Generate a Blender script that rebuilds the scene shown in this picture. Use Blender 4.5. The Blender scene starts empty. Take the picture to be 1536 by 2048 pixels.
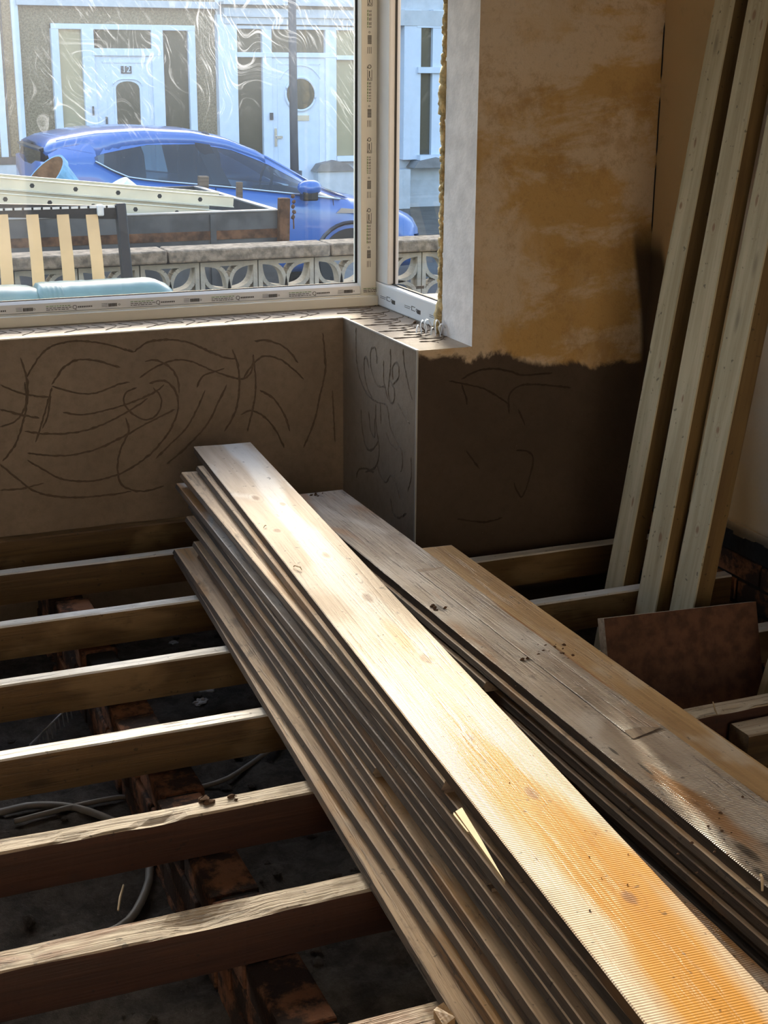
import bpy, bmesh, math, random
from mathutils import Vector, Matrix, noise as mnoise
R_ = random.Random(7)
C = bpy.context.scene.collection
sc = bpy.context.scene

# ------------------------------------------------------------------ camera
FPX, YAW, PITCH, ROLL, HCAM = 2856.8, math.radians(22.797), math.radians(17.511), math.radians(0.404), 1.5
cy, sy, cp, sp = math.cos(YAW), math.sin(YAW), math.cos(PITCH), math.sin(PITCH)
FW = Vector((sy*cp, cy*cp, -sp)); RT0 = Vector((cy, -sy, 0)); UP0 = RT0.cross(FW)
RT = RT0*math.cos(ROLL) + UP0*math.sin(ROLL); UP = UP0*math.cos(ROLL) - RT0*math.sin(ROLL)
CAM = Vector((0, 0, HCAM))
cd = bpy.data.cameras.new('camera'); cam = bpy.data.objects.new('camera', cd); C.objects.link(cam)
cd.sensor_fit = 'VERTICAL'; cd.sensor_height = 36; cd.lens = FPX/2048*36; cd.clip_start = .05; cd.clip_end = 300
m3 = Matrix((RT, UP, -FW)).transposed(); cam.matrix_world = Matrix.Translation(CAM) @ m3.to_4x4()
sc.camera = cam
def ray(x, y): return FW + RT*((x-768)/FPX) - UP*((y-1024)/FPX)
def atZ(x, y, z): d = ray(x, y); return CAM + d*((z-HCAM)/d.z)
def atY(x, y, Y): d = ray(x, y); return CAM + d*(Y/d.y)
def atX(x, y, X): d = ray(x, y); return CAM + d*(X/d.x)

# ------------------------------------------------------------------ sky, sun, exposure
SUN_EL, SUN_AZ = math.radians(18.0), math.radians(12.3)
w = bpy.data.worlds.new('sky'); sc.world = w; w.use_nodes = True
wn = w.node_tree; bg = wn.nodes['Background']
sky = wn.nodes.new('ShaderNodeTexSky'); sky.sky_type = 'NISHITA'; sky.sun_disc = False
sky.sun_elevation = SUN_EL; sky.sun_rotation = SUN_AZ; sky.air_density = 1.0; sky.dust_density = 3.0; sky.ozone_density = 1.0
wn.links.new(sky.outputs[0], bg.inputs[0]); bg.inputs[1].default_value = 0.75
sl = bpy.data.lights.new('sun', 'SUN'); sl.energy = 8.6; sl.angle = math.radians(.53); sl.color = (1, .85, .64)
so = bpy.data.objects.new('sun', sl); C.objects.link(so)
sdir = Vector((math.sin(SUN_AZ)*math.cos(SUN_EL), math.cos(SUN_AZ)*math.cos(SUN_EL), math.sin(SUN_EL)))
so.rotation_euler = sdir.to_track_quat('Z', 'Y').to_euler(); so.location = sdir*60
vs = sc.view_settings; vs.view_transform = 'Standard'; vs.look = 'None'; vs.gamma = 1; vs.use_curve_mapping = False
vs.exposure = 0.5
sc.display_settings.display_device = 'sRGB'

# ------------------------------------------------------------------ helpers
def tag(o, label=None, cat=None, group=None, kind=None):
    if label: o['label'] = label
    if cat: o['category'] = cat
    if group: o['group'] = group
    if kind: o['kind'] = kind
    return o
def empty(name, loc=(0, 0, 0), rz=0, label=None, cat=None, group=None):
    o = bpy.data.objects.new(name, None); C.objects.link(o); o.location = loc; o.rotation_euler = (0, 0, rz)
    o.empty_display_size = .1
    return tag(o, label, cat, group)
class MB:
    def __init__(s): s.v = []; s.f = []; s.m = []; s.mi = 0
    def quadbox(s, P, mi=None):
        b = len(s.v); s.v += [Vector(p) for p in P]
        for q in ((0, 3, 2, 1), (4, 5, 6, 7), (0, 1, 5, 4), (1, 2, 6, 5), (2, 3, 7, 6), (3, 0, 4, 7)):
            s.f.append([b+i for i in q]); s.m.append(s.mi if mi is None else mi)
    def box(s, x0, x1, y0, y1, z0, z1, mi=None):
        s.quadbox([(x0, y0, z0), (x1, y0, z0), (x1, y1, z0), (x0, y1, z0), (x0, y0, z1), (x1, y0, z1), (x1, y1, z1), (x0, y1, z1)], mi)
    def bar(s, a, b, wdt, hgt, up=(0, 0, 1), mi=None):
        a = Vector(a); b = Vector(b); d = (b-a).normalized(); r = d.cross(Vector(up)).normalized(); u = r.cross(d)
        r *= wdt/2; u *= hgt/2
        s.quadbox([a-r-u, b-r-u, b+r-u, a+r-u, a-r+u, b-r+u, b+r+u, a+r+u], mi)
    def face(s, pts, mi=None):
        b = len(s.v); s.v += [Vector(p) for p in pts]; s.f.append(list(range(b, b+len(pts)))); s.m.append(s.mi if mi is None else mi)
    def prism(s, poly, dirv, mi=None):
        d = Vector(dirv); n = len(poly); b = len(s.v); P = [Vector(p) for p in poly]
        s.v += P + [p+d for p in P]; k = s.mi if mi is None else mi
        s.f.append([b+i for i in range(n)][::-1]); s.m.append(k); s.f.append([b+n+i for i in range(n)]); s.m.append(k)
        for i in range(n):
            j = (i+1) % n; s.f.append([b+i, b+j, b+n+j, b+n+i]); s.m.append(k)
    def rings(s, rings, close=True, caps=True, mi=None):
        b = len(s.v); n = len(rings[0]); k = s.mi if mi is None else mi
        for r in rings: s.v += [Vector(p) for p in r]
        for i in range(len(rings)-1):
            for j in range(n if close else n-1):
                jj = (j+1) % n
                s.f.append([b+i*n+j, b+i*n+jj, b+(i+1)*n+jj, b+(i+1)*n+j]); s.m.append(k)
        if caps and close:
            s.f.append([b+j for j in range(n)][::-1]); s.m.append(k)
            e = b+(len(rings)-1)*n; s.f.append([e+j for j in range(n)]); s.m.append(k)
    def tube(s, path, r, n=8, mi=None):
        P = [Vector(p) for p in path]; out = []; up = Vector((0, 0, 1))
        for i, p in enumerate(P):
            d = (P[min(i+1, len(P)-1)] - P[max(i-1, 0)]).normalized()
            u = up if abs(d.dot(up)) < .95 else Vector((1, 0, 0))
            a = d.cross(u).normalized(); c = a.cross(d); rr = r[i] if isinstance(r, (list, tuple)) else r
            out.append([p + a*math.cos(t)*rr + c*math.sin(t)*rr for t in [2*math.pi*k/n for k in range(n)]])
        s.rings(out, True, True, mi)
    def blob(s, c, rad, seed=0, sub=2, amp=.35, sq=(1, 1, 1), mi=None):
        bm = bmesh.new(); bmesh.ops.create_icosphere(bm, subdivisions=sub, radius=1)
        b = len(s.v); c = Vector(c)
        for v in bm.verts:
            k = 1 + amp*mnoise.noise(v.co*1.7 + Vector((seed*3.1, seed*1.7, seed)))
            s.v.append(c + Vector((v.co.x*sq[0], v.co.y*sq[1], v.co.z*sq[2]))*rad*k)
        for f in bm.faces: s.f.append([b+v.index for v in f.verts]); s.m.append(s.mi if mi is None else mi)
        bm.free()
    def build(s, name, mats, parent=None, smooth=False, loc=None, rz=0, bevel=0, kind=None):
        me = bpy.data.meshes.new(name); me.from_pydata([tuple(v) for v in s.v], [], s.f)
        if not isinstance(mats, (list, tuple)): mats = [mats]
        for m in mats: me.materials.append(m)
        me.polygons.foreach_set('material_index', s.m)
        if smooth: me.polygons.foreach_set('use_smooth', [True]*len(me.polygons))
        bm = bmesh.new(); bm.from_mesh(me); bmesh.ops.recalc_face_normals(bm, faces=bm.faces); bm.to_mesh(me); bm.free()
        me.update()
        o = bpy.data.objects.new(name, me); C.objects.link(o)
        if loc is not None: o.location = loc
        o.rotation_euler = (0, 0, rz)
        if parent: o.parent = parent
        if bevel:
            mod = o.modifiers.new('bevel', 'BEVEL'); mod.width = bevel; mod.segments = 2; mod.limit_method = 'ANGLE'
        if kind: o['kind'] = kind
        return o
def text_mesh(s, size):
    cu = bpy.data.curves.new('t', 'FONT'); cu.body = s; cu.size = size; cu.align_x = 'CENTER'; cu.align_y = 'CENTER'
    cu.extrude = size*.02; cu.resolution_u = 4
    o = bpy.data.objects.new('t', cu); C.objects.link(o)
    dg = bpy.context.evaluated_depsgraph_get(); me = bpy.data.meshes.new_from_object(o.evaluated_get(dg))
    V = [v.co.copy() for v in me.vertices]; F = [list(p.vertices) for p in me.polygons]
    bpy.data.objects.remove(o); bpy.data.curves.remove(cu); bpy.data.meshes.remove(me)
    return V, F
def add_text(mb, s, size, org, ax, ay, an, mi=0):
    V, F = text_mesh(s, size); b = len(mb.v); org = Vector(org)
    mb.v += [org + Vector(ax)*v.x + Vector(ay)*v.y + Vector(an)*v.z for v in V]
    for f in F: mb.f.append([b+i for i in f]); mb.m.append(mi)
def spline(pts, step):
    P = [Vector(p) for p in pts]
    if len(P) < 3:
        n = max(2, int((P[1]-P[0]).length/step)); return [P[0].lerp(P[1], i/n) for i in range(n+1)]
    out = []
    for i in range(len(P)-1):
        p0 = P[max(i-1, 0)]; p1 = P[i]; p2 = P[i+1]; p3 = P[min(i+2, len(P)-1)]
        n = max(1, int((p2-p1).length/step))
        for k in range(n):
            t = k/n
            out.append(.5*((2*p1) + (p2-p0)*t + (2*p0-5*p1+4*p2-p3)*t*t + (3*p1-p0-3*p2+p3)*t**3))
    out.append(P[-1]); return out

# ------------------------------------------------------------------ materials
class NT:
    def __init__(s, name):
        s.mat = bpy.data.materials.new(name); s.mat.use_nodes = True; s.t = s.mat.node_tree
        s.p = s.t.nodes['Principled BSDF']; s.out = s.t.nodes['Material Output']
    def n(s, typ, **kw):
        nd = s.t.nodes.new('ShaderNode'+typ)
        for k, v in kw.items(): setattr(nd, k, v)
        return nd
    def set(s, sock, v):
        if hasattr(v, 'is_output') or isinstance(v, bpy.types.NodeSocket): s.t.links.new(v, sock)
        elif v is not None:
            if isinstance(v, (tuple, list)) and len(v) == 3 and sock.type == 'RGBA': v = (*v, 1)
            sock.default_value = v
    def coord(s, scale=(1, 1, 1), rnd=False, off=(0, 0, 0)):
        tc = s.n('TexCoord'); mp = s.n('Mapping'); s.set(mp.inputs['Vector'], tc.outputs['Object'])
        mp.inputs['Scale'].default_value = scale; mp.inputs['Location'].default_value = off
        if rnd:
            oi = s.n('ObjectInfo'); m = s.math('MULTIPLY', oi.outputs['Random'], 37.0)
            cx = s.n('CombineXYZ'); s.set(cx.inputs[0], m); s.set(cx.inputs[1], m); s.set(cx.inputs[2], m)
            va = s.n('VectorMath', operation='ADD'); s.set(va.inputs[0], mp.outputs[0]); s.set(va.inputs[1], cx.outputs[0]); return va.outputs[0]
        return mp.outputs[0]
    def xyz(s):
        tc = s.n('TexCoord'); sx = s.n('SeparateXYZ'); s.set(sx.inputs[0], tc.outputs['Object']); return sx.outputs
    def noise(s, vec, scale=5, detail=4, rough=.55, dist=0):
        nd = s.n('TexNoise'); s.set(nd.inputs['Vector'], vec)
        nd.inputs['Scale'].default_value = scale; nd.inputs['Detail'].default_value = detail
        nd.inputs['Roughness'].default_value = rough; nd.inputs['Distortion'].default_value = dist
        return nd.outputs['Fac']
    def vor(s, vec, scale=5, rnd=1, feature='F1'):
        nd = s.n('TexVoronoi', feature=feature); s.set(nd.inputs['Vector'], vec); nd.inputs['Scale'].default_value = scale
        nd.inputs['Randomness'].default_value = rnd
        return nd.outputs['Distance']
    def wave(s, vec, scale=5, dist=2, detail=2, direction='X'):
        nd = s.n('TexWave', bands_direction=direction); s.set(nd.inputs['Vector'], vec)
        nd.inputs['Scale'].default_value = scale; nd.inputs['Distortion'].default_value = dist; nd.inputs['Detail'].default_value = detail
        return nd.outputs['Fac']
    def ramp(s, fac, a, b, lo=0.0, hi=1.0):
        nd = s.n('MapRange', interpolation_type='SMOOTHSTEP'); s.set(nd.inputs['Value'], fac)
        nd.inputs['From Min'].default_value = a; nd.inputs['From Max'].default_value = b
        nd.inputs['To Min'].default_value = lo; nd.inputs['To Max'].default_value = hi
        return nd.outputs[0]
    def math(s, op, a, b=None, c=None):
        nd = s.n('Math', operation=op)
        for i, v in enumerate((a, b, c)):
            if v is not None: s.set(nd.inputs[i], v)
        return nd.outputs[0]
    def mix(s, fac, a, b, blend='MIX'):
        nd = s.n('Mix', data_type='RGBA', blend_type=blend)
        s.set(nd.inputs[0], fac); s.set(nd.inputs[6], a); s.set(nd.inputs[7], b); return nd.outputs[2]
    def bump(s, h, strength=.3, dist=.01):
        nd = s.n('Bump'); s.set(nd.inputs['Height'], h); nd.inputs['Strength'].default_value = strength; nd.inputs['Distance'].default_value = dist
        s.set(s.p.inputs['Normal'], nd.outputs[0])
    def fin(s, col=None, rough=None, spec=None, metal=None):
        if col is not None: s.set(s.p.inputs['Base Color'], col)
        if rough is not None: s.set(s.p.inputs['Roughness'], rough)
        if spec is not None: s.set(s.p.inputs['Specular IOR Level'], spec)
        if metal is not None: s.set(s.p.inputs['Metallic'], metal)
        return s.mat
def plain(name, col, rough=.6, spec=.4, metal=0, var=.12, scale=8, bump=0):
    t = NT(name); v = t.coord(rnd=True); n = t.noise(v, scale, 5)
    c2 = tuple(max(0, c*(1-var*2)) for c in col)
    if bump: t.bump(t.noise(v, scale*6, 4), bump, .005)
    return t.fin(t.mix(t.ramp(n, .3, .7), c2, col), rough, spec, metal)
def wood(name, light, mid, dark, dirt=(.03, .022, .016), dirt_amt=.35, stain=None, stain_lo=.5, stain_hi=.62, rough=.55, spec=.5,
         saw=0.0, knots=(), knot_col=(.20, .09, .04), crack=.0, bump=.35, vknots=True, gloss_stain=.0, pale=None, extra=None):
    t = NT(name); va = t.coord((1.2, 22, 22), rnd=True)
    g = t.noise(va, 1.6, 6, .6, .6); g2 = t.noise(t.coord((3, 160, 160), rnd=True), 1, 3, .6)
    col = t.mix(t.ramp(g, .3, .7), dark, light); col = t.mix(t.ramp(g2, .35, .75, 0, .45), col, mid)
    vb = t.coord((1, 2.2, 2.2), rnd=True)
    if pale: col = t.mix(t.ramp(t.noise(vb, 3.3, 3, .5, .3), .5, .66, 0, .8), col, pale)
    rf = rough
    if stain:
        sn = t.noise(t.coord((1, 5, 5), rnd=True, off=(3, 1, 0)), 1.9, 3, .5, .4); sm = t.ramp(sn, stain_lo, stain_hi)
        col = t.mix(t.math('MULTIPLY', sm, .85), col, stain)
        if gloss_stain: rf = t.math('SUBTRACT', rough, t.math('MULTIPLY', sm, gloss_stain))
    if extra: col, rf = extra(t, col, rf)
    if vknots:
        k = t.vor(t.coord((2.2, 7.5, 7.5), rnd=True), 1.0, 1.0); kn = t.ramp(t.math('ADD', k, t.math('MULTIPLY', g2, .05)), .05, .14, 1, 0)
        col = t.mix(t.math('MULTIPLY', kn, .75), col, tuple(c*.45 for c in dark))
    if knots:
        X = t.xyz(); tot = None
        for (kx, ky, rx, ry) in knots:
            dx = t.math('DIVIDE', t.math('SUBTRACT', X[0], kx), rx); dy = t.math('DIVIDE', t.math('SUBTRACT', X[1], ky), ry)
            d = t.math('ADD', t.math('MULTIPLY', dx, dx), t.math('MULTIPLY', dy, dy))
            mk = t.math('MAXIMUM', t.ramp(t.math('ADD', d, t.math('MULTIPLY', g2, .5)), .3, .75, 1, 0), t.math('MULTIPLY', t.ramp(t.math('ABSOLUTE', t.math('SUBTRACT', d, 1.15)), .0, .3, 1, 0), .22))
            tot = mk if tot is None else t.math('MAXIMUM', tot, mk)
        col = t.mix(t.math('MULTIPLY', tot, .9 if knot_col[0] < .1 else .75), col, knot_col)
    d = t.noise(t.coord((3, 5, 5), rnd=True, off=(9, 4, 2)), 2.6, 8, .72); dm = t.ramp(d, .55, .75, 0, dirt_amt)
    col = t.mix(dm, col, dirt)
    sp_ = t.noise(t.coord((60, 60, 60), rnd=True), 1, 2, .5); col = t.mix(t.ramp(sp_, .68, .74, 0, .6), col, tuple(c*.6 for c in dirt))
    h = t.math('ADD', g, t.math('MULTIPLY', g2, .7))
    if crack:
        ck = t.noise(t.coord((5, 110, 110), rnd=True, off=(2, 6, 3)), 1, 4, .65, .4); cm = t.math('MULTIPLY', t.ramp(ck, .54, .66), t.ramp(t.noise(t.coord((1.2, 6, 6), rnd=True), 2, 4, .6), .38, .6))
        col = t.mix(t.math('MULTIPLY', cm, crack), col, tuple(c*.5 for c in dark)); h = t.math('SUBTRACT', h, t.math('MULTIPLY', cm, .8))
        pt = t.noise(t.coord((7, 26, 26), rnd=True, off=(1, 1, 5)), 1.4, 6, .75); col = t.mix(t.ramp(pt, .58, .70, 0, crack*.7), col, dirt)
    if saw:
        sw = t.wave(t.coord((1, .12, .12), rnd=True), 58, 1.2, 2, 'X'); h = t.math('ADD', h, t.math('MULTIPLY', sw, saw))
        col = t.mix(t.math('MULTIPLY', t.ramp(sw, 0, .35, 1, 0), .22*saw), col, dark)
    t.bump(h, bump, .004)
    return t.fin(col, rf, spec)

PI = math.pi
# boards
def top_extra(t, col, rf):
    X = t.xyz(); n = t.noise(t.coord((1.6, 9, 9), rnd=False), 1.5, 4, .55, .5)
    nn = t.noise(t.coord((.9, 4, 4), off=(5, 2, 0)), 2.2, 2, .5)
    along = t.ramp(X[0], 1.85, 2.35)                               # damp orange patch spreads towards the near end
    c = t.math('ABSOLUTE', t.math('SUBTRACT', X[1], t.ramp(X[0], 1.9, 2.9, .085, .11)))
    wid = t.math('ADD', t.ramp(X[0], 1.9, 2.7, .03, .066), t.math('MULTIPLY', t.math('SUBTRACT', nn, .5), .12))
    inside = t.ramp(t.math('SUBTRACT', wid, c), -.012, .018)
    st = t.math('MULTIPLY', along, inside)
    # first small tongue of stain
    dx = t.math('DIVIDE', t.math('SUBTRACT', X[0], 1.72), .13); dy = t.math('DIVIDE', t.math('SUBTRACT', X[1], .118), .022)
    d2 = t.math('ADD', t.math('MULTIPLY', dx, dx), t.math('MULTIPLY', dy, dy))
    st = t.math('MAXIMUM', st, t.math('MULTIPLY', t.ramp(t.math('ADD', d2, t.math('MULTIPLY', n, .8)), .6, 1.6, 1, 0), .85))
    col = t.mix(st, col, t.mix(n, (.47, .20, .02), (.62, .31, .055)))
    ys = t.math('ADD', t.ramp(X[0], .2, 1.5, .135, .10), t.math('MULTIPLY', t.math('SUBTRACT', nn, .5), .09))
    pz = t.math('MULTIPLY', t.ramp(t.math('ABSOLUTE', t.math('SUBTRACT', X[1], ys)), .018, .05, 1, 0), t.ramp(X[0], 1.45, 1.75, 1, 0))
    col = t.mix(t.math('MULTIPLY', pz, .8), col, (.76, .74, .71))
    return col, t.math('SUBTRACT', rf, t.math('MULTIPLY', t.math('MAXIMUM', st, pz), .12))
M = {}
M['board_top_wet'] = wood('board_wet', (.60, .49, .38), (.54, .43, .32), (.46, .35, .25), crack=0.15, dirt_amt=.3, pale=(.68, .62, .55), rough=.5, spec=.3, saw=.25,
    knots=((.62, .06, .045, .018), (.70, .12, .03, .014), (.93, .045, .03, .018), (1.16, .115, .045, .018), (1.48, .125, .055, .02), (1.86, .135, .05, .024),
           (2.23, .085, .03, .014), (2.46, .11, .045, .018), (2.80, .12, .035, .02)), vknots=False, extra=top_extra, bump=.3)
M['board_top_grey'] = wood('board_grey', (.50, .43, .36), (.42, .35, .29), (.30, .23, .18), crack=0.7, dirt_amt=.55, stain=(.40, .19, .05), stain_lo=.52, stain_hi=.62, rough=.42, spec=.6,
    saw=.35, bump=.5, gloss_stain=.1, pale=(.62, .57, .52))
def kloc(pts, x0, far, z=.1705): return tuple((far-atZ(px, py, z).y, atZ(px, py, z).x-x0, rx, ry) for px, py, rx, ry in pts)
M['board_top_rot'] = wood('board_rot', (.46, .385, .31), (.38, .31, .25), (.27, .20, .15), crack=.8, dirt_amt=.55, stain=(.33, .15, .04), stain_lo=.55, stain_hi=.66, rough=.4, spec=.6, saw=.35,
    bump=.6, gloss_stain=.1, pale=(.56, .51, .46), vknots=False, knot_col=(.022, .014, .009),
    knots=kloc(((878, 1216, .05, .017), (1492, 1705, .07, .018), (1525, 1752, .06, .016), (1225, 1503, .035, .007), (1105, 1308, .06, .02), (955, 1160, .04, .008), (1290, 1540, .05, .006)), 1.42, 4.16))
M['board_top_orange'] = wood('board_orange', (.46, .29, .13), (.40, .24, .10), (.30, .17, .07), crack=0.5, dirt_amt=.4, pale=(.52, .44, .34), rough=.45, saw=.2)
M['board_ledge'] = wood('board_ledge', (.64, .46, .29), (.53, .37, .22), (.32, .21, .125), crack=0.8, dirt_amt=.6, rough=.55, stain=(.40, .22, .08), stain_lo=.55, stain_hi=.65)
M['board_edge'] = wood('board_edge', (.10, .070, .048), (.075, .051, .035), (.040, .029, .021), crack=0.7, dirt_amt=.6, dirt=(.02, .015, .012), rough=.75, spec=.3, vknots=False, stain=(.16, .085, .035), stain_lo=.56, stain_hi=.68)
M['board_end'] = wood('board_end', (.34, .25, .17), (.26, .19, .13), (.16, .11, .08), dirt_amt=.7, rough=.7, vknots=False)
M['joist_top_lit'] = wood('joist_top_lit', (.67, .65, .60), (.62, .59, .54), (.50, .47, .42), crack=0.35, dirt_amt=.4, rough=.36, spec=.8, bump=.4, pale=(.84, .83, .81))  # paler than the sides: window light put into the colour of the tops
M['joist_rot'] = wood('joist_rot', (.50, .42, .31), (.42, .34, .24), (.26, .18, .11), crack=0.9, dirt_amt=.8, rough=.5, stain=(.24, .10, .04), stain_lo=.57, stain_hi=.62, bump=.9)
M['joist_side_shaded'] = wood('joist_side_shaded', (.155, .09, .033), (.122, .068, .025), (.075, .04, .015), crack=0.5, dirt_amt=.5, rough=.6, pale=(.26, .17, .08))  # brown timber darkened, shade of the joist sides put into the colour
M['joist_red'] = wood('joist_red', (.075, .027, .013), (.06, .022, .010), (.038, .0145, .008), dirt_amt=.4, rough=.65)  # red timber darkened further to hold the shade on the near sides
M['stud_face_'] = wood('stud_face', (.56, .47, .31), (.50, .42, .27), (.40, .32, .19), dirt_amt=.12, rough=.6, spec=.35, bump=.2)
M['stud_side_shaded'] = wood('stud_side_shaded', (.17, .11, .042), (.145, .092, .035), (.105, .062, .024), dirt_amt=.15, rough=.6, spec=.35, bump=.2)  # darker copy of the stud timber: shade on faces away from the window
M['panel'] = plain('chipboard_face', (.13, .06, .035), .75, .3, var=.25, scale=30, bump=.3)
M['panel_edge'] = plain('chipboard_edge', (.42, .33, .25), .8, .2, var=.2, scale=80, bump=.5)
M['splinter'] = plain('splinter_wood', (.66, .50, .30), .6, .3)
M['crumb'] = plain('crumb', (.13, .075, .045), .9, .2)

def render_mat():
    t = NT('brown_render'); v = t.coord(); n = t.noise(v, 2.2, 5, .55); n2 = t.noise(v, 34, 5, .7); n3 = t.noise(v, 7, 3)
    col = t.mix(t.ramp(n, .3, .7), (.195, .147, .106), (.26, .20, .147)); col = t.mix(t.ramp(n2, .35, .8, 0, .4), col, (.10, .068, .042))
    col = t.mix(t.ramp(t.vor(v, 26), .0, .035, .9, 0), col, (.5, .45, .38))
    t.bump(t.math('ADD', n2, t.math('MULTIPLY', n3, .8)), .35, .006); return t.fin(col, .5, .45)
M['render'] = render_mat()
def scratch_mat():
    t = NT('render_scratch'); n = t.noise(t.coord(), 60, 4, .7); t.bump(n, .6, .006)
    return t.fin(t.mix(n, (.105, .076, .052), (.155, .115, .08)), .75, .25)  # darker than the render around it: groove shadow put into the colour
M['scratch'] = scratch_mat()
M['scratch_dark'] = plain('dark_scratch', (.055, .04, .029), .8, .2)  # same groove shadow in the colour, for the darker lower wall
def front_mat():                                                    # old ochre plaster over dark new render, ragged joint
    t = NT('ochre_plaster'); v = t.coord(); X = t.xyz()
    n = t.noise(v, 1.6, 6, .6, .5); n2 = t.noise(t.coord((1, 1, 2.2)), 3.2, 6, .68, .3); n3 = t.noise(v, 60, 4, .7)
    col = t.mix(t.ramp(n2, .42, .56), (.66, .52, .36), (.54, .345, .13)); col = t.mix(t.ramp(n, .46, .62, 0, .8), col, (.68, .56, .42))
    col = t.mix(t.ramp(t.noise(v, 4, 8, .78), .50, .62, 0, .5), col, (.36, .21, .075)); col = t.mix(t.ramp(n3, .5, .8, 0, .3), col, (.2, .12, .05))
    pk = t.noise(t.coord((1, 1, 1), off=(3, 7, 1)), 9, 5, .6); col = t.mix(t.ramp(pk, .68, .74, 0, .5), col, (.42, .32, .22))
    nb = t.noise(v, 26, 5, .7)
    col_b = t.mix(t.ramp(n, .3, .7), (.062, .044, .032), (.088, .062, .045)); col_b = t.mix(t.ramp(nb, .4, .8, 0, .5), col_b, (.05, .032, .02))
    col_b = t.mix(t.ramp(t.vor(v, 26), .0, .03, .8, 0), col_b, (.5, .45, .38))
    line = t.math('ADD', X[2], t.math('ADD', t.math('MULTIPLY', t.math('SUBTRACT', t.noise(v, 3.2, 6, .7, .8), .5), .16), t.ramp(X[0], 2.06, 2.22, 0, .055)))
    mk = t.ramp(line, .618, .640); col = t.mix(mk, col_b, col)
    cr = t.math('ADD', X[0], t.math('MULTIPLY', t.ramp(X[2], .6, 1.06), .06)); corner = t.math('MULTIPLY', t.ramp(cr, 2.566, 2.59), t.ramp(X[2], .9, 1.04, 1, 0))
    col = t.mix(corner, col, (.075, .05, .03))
    t.bump(t.math('ADD', t.math('ADD', n3, t.math('MULTIPLY', n2, .8)), t.math('MULTIPLY', mk, -.9)), .4, .006); return t.fin(col, .62, .35)
M['front'] = front_mat()
def right_mat():
    t = NT('stained_plaster'); v = t.coord(); X = t.xyz(); n = t.noise(v, 2, 6, .6, .4); n2 = t.noise(v, 45, 4, .7)
    near = t.math('ADD', X[1], t.math('ADD', t.math('MULTIPLY', t.math('SUBTRACT', n, .5), .5), t.math('MULTIPLY', t.ramp(X[2], .2, 1.3), -.25)))
    ochre = t.mix(n, (.52, .36, .18), (.62, .46, .26)); grey = t.mix(n, (.56, .51, .47), (.68, .64, .60))
    col = t.mix(t.ramp(near, 3.05, 3.45), grey, ochre); col = t.mix(t.ramp(t.noise(v, 6, 6, .7), .55, .75, 0, .4), col, (.20, .15, .10))
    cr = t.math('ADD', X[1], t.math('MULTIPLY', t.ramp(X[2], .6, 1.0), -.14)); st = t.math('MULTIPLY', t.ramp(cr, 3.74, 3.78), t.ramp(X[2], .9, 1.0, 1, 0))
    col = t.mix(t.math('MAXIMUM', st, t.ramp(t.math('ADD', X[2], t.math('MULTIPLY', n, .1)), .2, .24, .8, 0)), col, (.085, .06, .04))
    t.bump(t.math('ADD', n2, n), .35, .006); return t.fin(col, .7, .3)
M['right'] = right_mat()
def brick_mat():
    t = NT('old_brick'); v = t.coord(rnd=True); n = t.noise(v, 6, 5); n2 = t.noise(v, 50, 4, .7)
    col = t.mix(t.ramp(n, .3, .7), (.20, .085, .045), (.30, .14, .075)); col = t.mix(t.ramp(t.noise(v, 9, 6, .7), .40, .54, 0, .95), col, (.035, .026, .022))
    t.bump(n2, .6, .006); return t.fin(col, .85, .2)
M['brick'] = brick_mat()
M['mortar'] = plain('black_mortar', (.03, .026, .023), .9, .2, bump=.5)
M['dpc'] = plain('bitumen', (.016, .016, .018), .55, .5, var=.3, bump=.6)
M['reveal'] = plain('white_plaster', (.84, .79, .77), .7, .3, var=.10, scale=14, bump=.3)
M['white_room'] = plain('old_white_plaster', (.72, .68, .62), .85, .2)
M['bounce_rear'] = plain('pale_rear_bounce', (.46, .41, .35), .85, .2)  # pale colour for the unseen surfaces that bounce light into the room
M['ceiling'] = plain('ceiling_plaster', (.8, .77, .72), .85, .2)
M['bead'] = plain('galvanised_bead', (.75, .75, .74), .3, .6, .7, .05)
M['upvc'] = plain('white_plastic_frame', (.74, .70, .60), .32, .5, var=.03, scale=3)
M['upvc_cool'] = plain('white_plastic', (.74, .74, .74), .32, .5, var=.03, scale=3)
M['gasket'] = plain('black_gasket', (.02, .02, .02), .5, .4)
M['film_ink'] = plain('film_print', (.12, .11, .10), .6, .3)
M['film_green'] = plain('film_print_green', (.18, .30, .10), .6, .3)
M['foam'] = plain('expanding_foam', (.80, .62, .32), .7, .3, var=.25, scale=40, bump=.6)
def soil_mat():
    t = NT('dark_soil'); v = t.coord(); n = t.noise(v, 12, 8, .75); n2 = t.noise(v, 90, 5, .8)
    col = t.mix(t.ramp(n, .35, .7), (.055, .047, .041), (.15, .13, .115)); col = t.mix(t.ramp(n2, .60, .74, 0, .7), col, (.26, .235, .215))
    t.bump(t.math('ADD', n, n2), 1, .02); return t.fin(col, .9, .2)
M['soil'] = soil_mat()
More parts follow.
